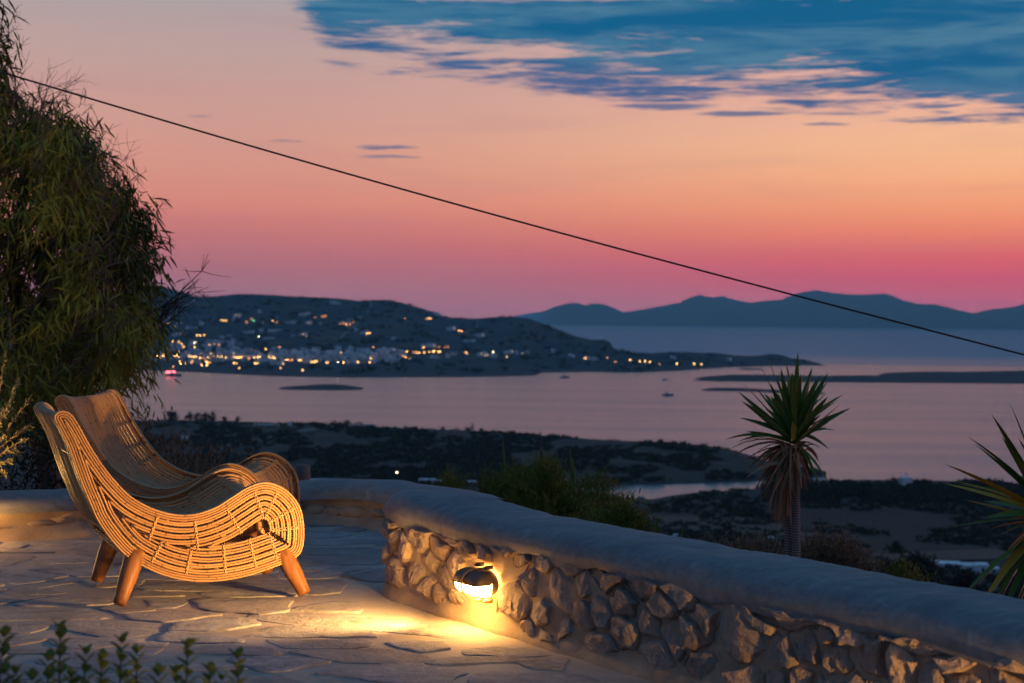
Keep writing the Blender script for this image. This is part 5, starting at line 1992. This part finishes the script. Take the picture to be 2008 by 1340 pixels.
# chapel on the near shore ridge
q = spot_on(1775, 953, ('hillside',))
ch = empty('chapel', (q.x, q.y, q.z - 0.3), rad(22), label='little white chapel with a bell arch on the shore ridge', cat='chapel')
mb = MB()
mb.box((0, 0, 2.2), (6.0, 5.2, 4.8))
mb.build('walls', M['white'], ch, smooth=False)
mb = MB()
mb.box((0, 0, 4.75), (6.8, 6.0, 0.35))
mb.box((0, 0, 5.1), (5.6, 4.8, 0.4))
mb.build('roof', M['white'], ch, smooth=False)
mb = MB()
for x in (-0.75, 0.75):
    mb.box((x, -0.6, 6.1), (0.42, 0.6, 1.7))
rows = []
for y in (-0.9, -0.3):
    rows.append([(1.0 * math.cos(a), y, 6.9 + 1.0 * math.sin(a)) for a in np.linspace(0, math.pi, 10)])
    rows.append([(0.5 * math.cos(a), y, 6.9 + 0.5 * math.sin(a)) for a in np.linspace(0, math.pi, 10)])
mb.grid([rows[0], rows[1]])
mb.grid([rows[3], rows[2]])
mb.grid([rows[1], rows[3]])
mb.grid([rows[2], rows[0]])
mb.box((0, -0.6, 8.3), (0.14, 0.14, 0.9))
mb.build('bell_arch', M['white'], ch, smooth=False)
mb = MB()
mb.box((0.2, -2.63, 1.2), (1.1, 0.1, 2.4))
mb.build('door', M['window_dark'], ch, smooth=False)


def far_tree(px, py_top, py_base, wpx, label, on=('hillside', 'headland'), lean=0.0, group=None, cat='tree', name='tree', dist=None, mat='leaf_black', flat=1.0):
    q = drop(px, py_base, *on) if dist is None else at(px, py_base, dist)
    if q is None:
        return
    k = q.y / FPX
    H, Wd = (py_base - py_top) * k, wpx * k
    root = empty(name, q, label=label, cat=cat, group=group)
    mb = MB()
    for _ in range(3):
        e = np.array([rng.normal(0, Wd * 0.15) + lean * H * 0.5, rng.normal(0, Wd * 0.1), H * 0.6])
        pts = spline([(rng.normal(0, .1), 0, -1.0), tuple(e * 0.5 + np.array([0, 0, 0])), tuple(e)], 4, False)
        mb.tube(pts, np.linspace(0.05 * H, 0.015 * H, len(pts)), 5, cap=False)
    mb.build('trunk', M['twig_dark'], root)
    n_cl = int(min(60, 10 + wpx * 0.6))
    P, D = [], []
    for _ in range(n_cl):
        a, r_ = rng.uniform(0, 2 * math.pi), math.sqrt(rng.uniform(0, 1))
        z = rng.uniform(0.12, 0.96)
        env = math.sin(math.pi * min(1, 0.15 + z * 0.85)) ** 0.6
        c = np.array([math.cos(a) * r_ * Wd * 0.46 * env + lean * H * z, math.sin(a) * r_ * Wd * 0.4 * env, H * z * (1 - 0.2 * r_)])
        s = min(Wd, H) * 0.10
        P.append(c + rng.normal(0, 1, (42, 3)) * s)
        D.append(rng.normal(0, 1, (42, 3)) + (0, 0, 0.5))
    P, D = np.concatenate(P), np.concatenate(D)
    P[:, 2] = np.maximum(P[:, 2], 0.02 * H)
    n = len(P)
    ll = min(Wd, H) * 0.11
    foliage_obj('foliage', P, D, ll * rng.uniform(0.6, 1.2, n), ll * 0.55 * rng.uniform(0.6, 1.2, n), M[mat], root)
    return root


far_tree(1742, 936, 953, 40, 'wind bent dark tree leaning towards the white chapel', lean=0.7)
far_tree(1723, 941, 953, 13, 'small round dark bush left of the wind bent tree', name='bush', cat='bush')
far_tree(1662, 944, 954, 16, 'low dark bush on the shore ridge farthest left of the chapel', name='bush', cat='bush')
far_tree(1420, 1040, 1075, 92, 'broad dark tree just left of the palm trunks below the fields')
far_tree(1345, 1052, 1080, 60, 'low dark tree left of the broad one under the field')
far_tree(1270, 1056, 1082, 50, 'dark shrubby tree behind the agave leaves')
far_tree(1388, 1012, 1024, 38, 'round dark bush at the top edge of the pale field', name='bush', cat='bush')
far_tree(1755, 1060, 1088, 44, 'dark bushy tree standing at the left end of the long pale field')
far_tree(1800, 1088, 1172, 128, 'biggest dark tree in front of the long white house')
far_tree(1895, 1118, 1165, 110, 'dark tree below the long white house')
far_tree(1740, 1094, 1130, 44, 'dark tree left of the biggest one')
far_tree(1936, 1100, 1116, 16, 'small tree at the right end of the long white house', mat='leaf_pine')
for i, (px, t_, b_, w) in enumerate(((335, 803, 827, 20), (343, 808, 827, 18), (372, 808, 826, 18), (388, 809, 826, 20), (403, 809, 826, 18), (416, 807, 826, 18), (440, 815, 828, 14), (466, 815, 829, 12))):
    far_tree(px, t_, b_, w, ('tallest dark tree at the left end of the row on the headland edge', 'dark tree touching the tallest one at the left end of the headland row', 'first tree of the dense clump right of the gap in the headland row', 'second tree of the dense clump in the headland row', 'third tree of the dense clump in the headland row', 'last and tallest tree of the dense clump in the headland row', 'small tree right of the dense clump on the headland edge', 'smallest tree at the right end of the row on the headland edge')[i], group='trees along the headland edge', on=('headland',))
for px, t_, b_, w in ((655, 824, 832, 16), (680, 824, 834, 26), (705, 827, 836, 28), (730, 831, 838, 16), (588, 829, 842, 18), (365, 833, 840, 22), (405, 834, 840, 30), (440, 834, 840, 24), (480, 836, 842, 18), (556, 833, 840, 20)):
    far_tree(px, t_, b_, w, 'dark rounded bush dotted among the headland fields', group='bushes in the headland fields', name='bush', cat='bush', on=('headland',))
for px, t_, b_, w in ((908, 830, 842, 9), (914, 830, 842, 8), (926, 828, 843, 8)):
    far_tree(px, t_, b_, w, 'small palm like tree alone on the headland skyline', group='small trees on the headland skyline', on=('headland',))


# houses on the near land
def block_house(name, label, px, py_base, dist_on, parts, rz=0.0, cat='house', wall='white'):
    q = spot_on(px, py_base, dist_on)
    root = empty(name, q, rz, label=label, cat=cat)
    for (x, y, w, d, h, mt) in parts:
        mb = MB()
        mb.box((x, y, h / 2 - 1.5), (w, d, h + 3.0))
        mb.build('wall', M[mt], root, smooth=False)
        mb = MB()
        mb.box((x, y, h + 0.08), (w + 0.3, d + 0.3, 0.2))
        mb.build('roof', M['white'], root, smooth=False)
        for k in range(max(1, int(w / 4))):
            mb = MB()
            xx = x - w / 2 + w * (k + 0.5) / max(1, int(w / 4))
            mb.box((xx, y - d / 2 - 0.02, h * 0.5), (0.9, 0.12, 1.1))
            mb.build('window', M['window_dark'], root, smooth=False)
    return root


block_house('white_house', 'long low white house with stepped roof behind the dark tree at the right', 1890, 1122, ('hillside',),
            [(-4.5, 0, 7, 6, 2.6, 'white'), (1.5, 0.6, 5, 6, 2.2, 'white'), (5.2, -0.5, 3.2, 5, 2.6, 'white'), (8.5, 0, 3, 4, 1.5, 'white_dim')], -0.15)
block_house('white_house', 'low white house with a rosy end wall just past the wall cap', 1862, 1205, ('hillside',), [(0, 0, 6.2, 4.5, 3.2, 'white')], 0.35)
q = spot_on(1930, 1200, ('hillside',))
mb = MB()
mb.box((0, 0, 0.0), (8, 0.5, 4.0), 0.1)
mb.build('wall_body', M['ochre'], tag(empty('boundary_wall', q + Vector((1.0, 6, 0.3)), label='ochre boundary wall right of the low white house', cat='wall')), smooth=False)
block_house('white_house', 'white house half hidden by the small shrub past the end of the wall', 838, 948, ('hillside', 'headland'), [(0, 0, 10, 6, 2.4, 'white_dim'), (8.5, 1, 6, 5, 1.7, 'white_dim')], -0.1)
block_house('white_house', 'pale low house at the far right of the small shrub', 925, 950, ('hillside', 'headland'), [(0, 0, 6, 5, 1.8, 'white_dim')], 0.1)
block_house('white_house', 'white house glimpsed through the dry brush left of the palm', 1462, 1104, ('hillside',), [(0, 0, 6.5, 5, 2.2, 'white'), (3.4, -0.5, 2.5, 4, 2.8, 'white')], 0.2)
block_house('white_shed', 'tiny white shed below the pale field by the agave', 1326, 1058, ('hillside',), [(0, 0, 2.2, 2.2, 2.0, 'white')], 0.2, 'shed')
block_house('white_shed', 'tiny white shed close to the palm trunk', 1512, 1062, ('hillside',), [(0, 0, 1.6, 1.6, 1.8, 'white')], 0.2, 'shed')
block_house('white_house', 'small white house on the headland under the dry brush', 362, 866, ('headland',), [(0, 0, 5, 5, 3.8, 'white_dim')], 0.3)
block_house('stone_hut', 'low stone hut at the left in the headland ruins', 508, 838, ('headland',), [(0, 0, 9, 5, 2.4, 'ochre'), (8, 0, 6, 5, 1.8, 'rubble')], 0.1, 'hut')
block_house('stone_hut', 'pale ruin wall beside the headland track', 537, 838, ('headland',), [(0, 0, 8, 4, 2.6, 'ochre')], -0.1, 'hut')
block_house('stone_hut', 'left of two low ochre sheds on the headland crest', 696, 838, ('headland',), [(0, 0, 10, 5, 2.2, 'ochre')], 0.0, 'hut')
block_house('stone_hut', 'right of two low ochre sheds on the headland crest', 722, 839, ('headland',), [(0, 0, 9, 5, 2.6, 'ochre')], 0.0, 'hut')
block_house('white_shed', 'small white shed on the headland shore edge', 568, 829, ('headland',), [(0, 0, 3.2, 3, 3.2, 'white')], 0.0, 'shed')
q = at(585, 948, 14)
mb = MB()
mb.tube([(0, 0, -3), (0, 0, 0.02), (0.0, 0, 0.10)], [0.075, 0.07, 0.06], 9)
o = mb.build('stone_pillar', M['rubble'])
o.location = at(593, 935, 14)
tag(o, 'stump of a rough stone pillar beside the front of the far chair', 'pillar')
q = at(640, 942, 16)
o = tag(empty('roof_terrace', q, label='low pale parapet seen just over the far wall', cat='parapet'))
mb = MB()
mb.box((-0.05, 0, -0.9), (0.34, 0.10, 1.82), 0.05)
mb.build('wall_body', M['white_dim'], o, smooth=False)
mb = MB()
mb.box((0.20, 0.06, -0.92), (0.18, 0.10, 1.80), 0.0)
mb.build('side_wall', M['ochre'], o, smooth=False)


# low scrub covering the land: too many to count
def scrub(name, on, n, x0, x1, y0, y1, size, seed, thresh=-0.05, mat='scrub'):
    r_ = np.random.default_rng(seed)
    P = []
    for _ in range(n):
        px, py = r_.uniform(x0, x1), y0 + (y1 - y0) * r_.uniform(0, 1) ** 1.2
        q = drop(px, py, on)
        if q is None or q.z < SEA + 1.2 or fbm((q.x * 0.016, q.y * 0.010, seed), 3) < thresh:
            continue
        P.append(q)
    if not P:
        return
    pts, dirs, ln = [], [], []
    for q in P:
        s = size * r_.uniform(0.5, 1.5)
        k = 22
        a = r_.normal(0, 1, (k, 3)) * (s * 0.6, s * 0.6, s * 0.22) + (0, 0, s * 0.3)
        pts.append(np.array(q) + a)
        dirs.append(r_.normal(0, 1, (k, 3)) + (0, 0, 0.7))
        ln.append(np.full(k, s * 0.75))
    P_, D_, L_ = np.concatenate(pts), np.concatenate(dirs), np.concatenate(ln)
    V, Q = blades(P_, D_, L_, L_ * 0.7, 0.0, stations=((0, .5), (.5, 1.0), (1, .4)))
    tag(link(name, np_mesh(name, V, Q, M[mat])), kind='stuff')


scrub('headland_scrub', 'headland', 9500, 150, 1620, 832, 962, 1.7, 31, -0.16)
scrub('hillside_scrub', 'hillside', 9000, 1000, 2050, 952, 1240, 1.2, 32, -0.08)
scrub('hillside_scrub', 'hillside', 1300, 1500, 2050, 950, 985, 2.2, 34, -0.3)
scrub('far_hill_scrub', 'town_hill', 2600, 280, 1620, 580, 738, 4.5, 33, 0.0)
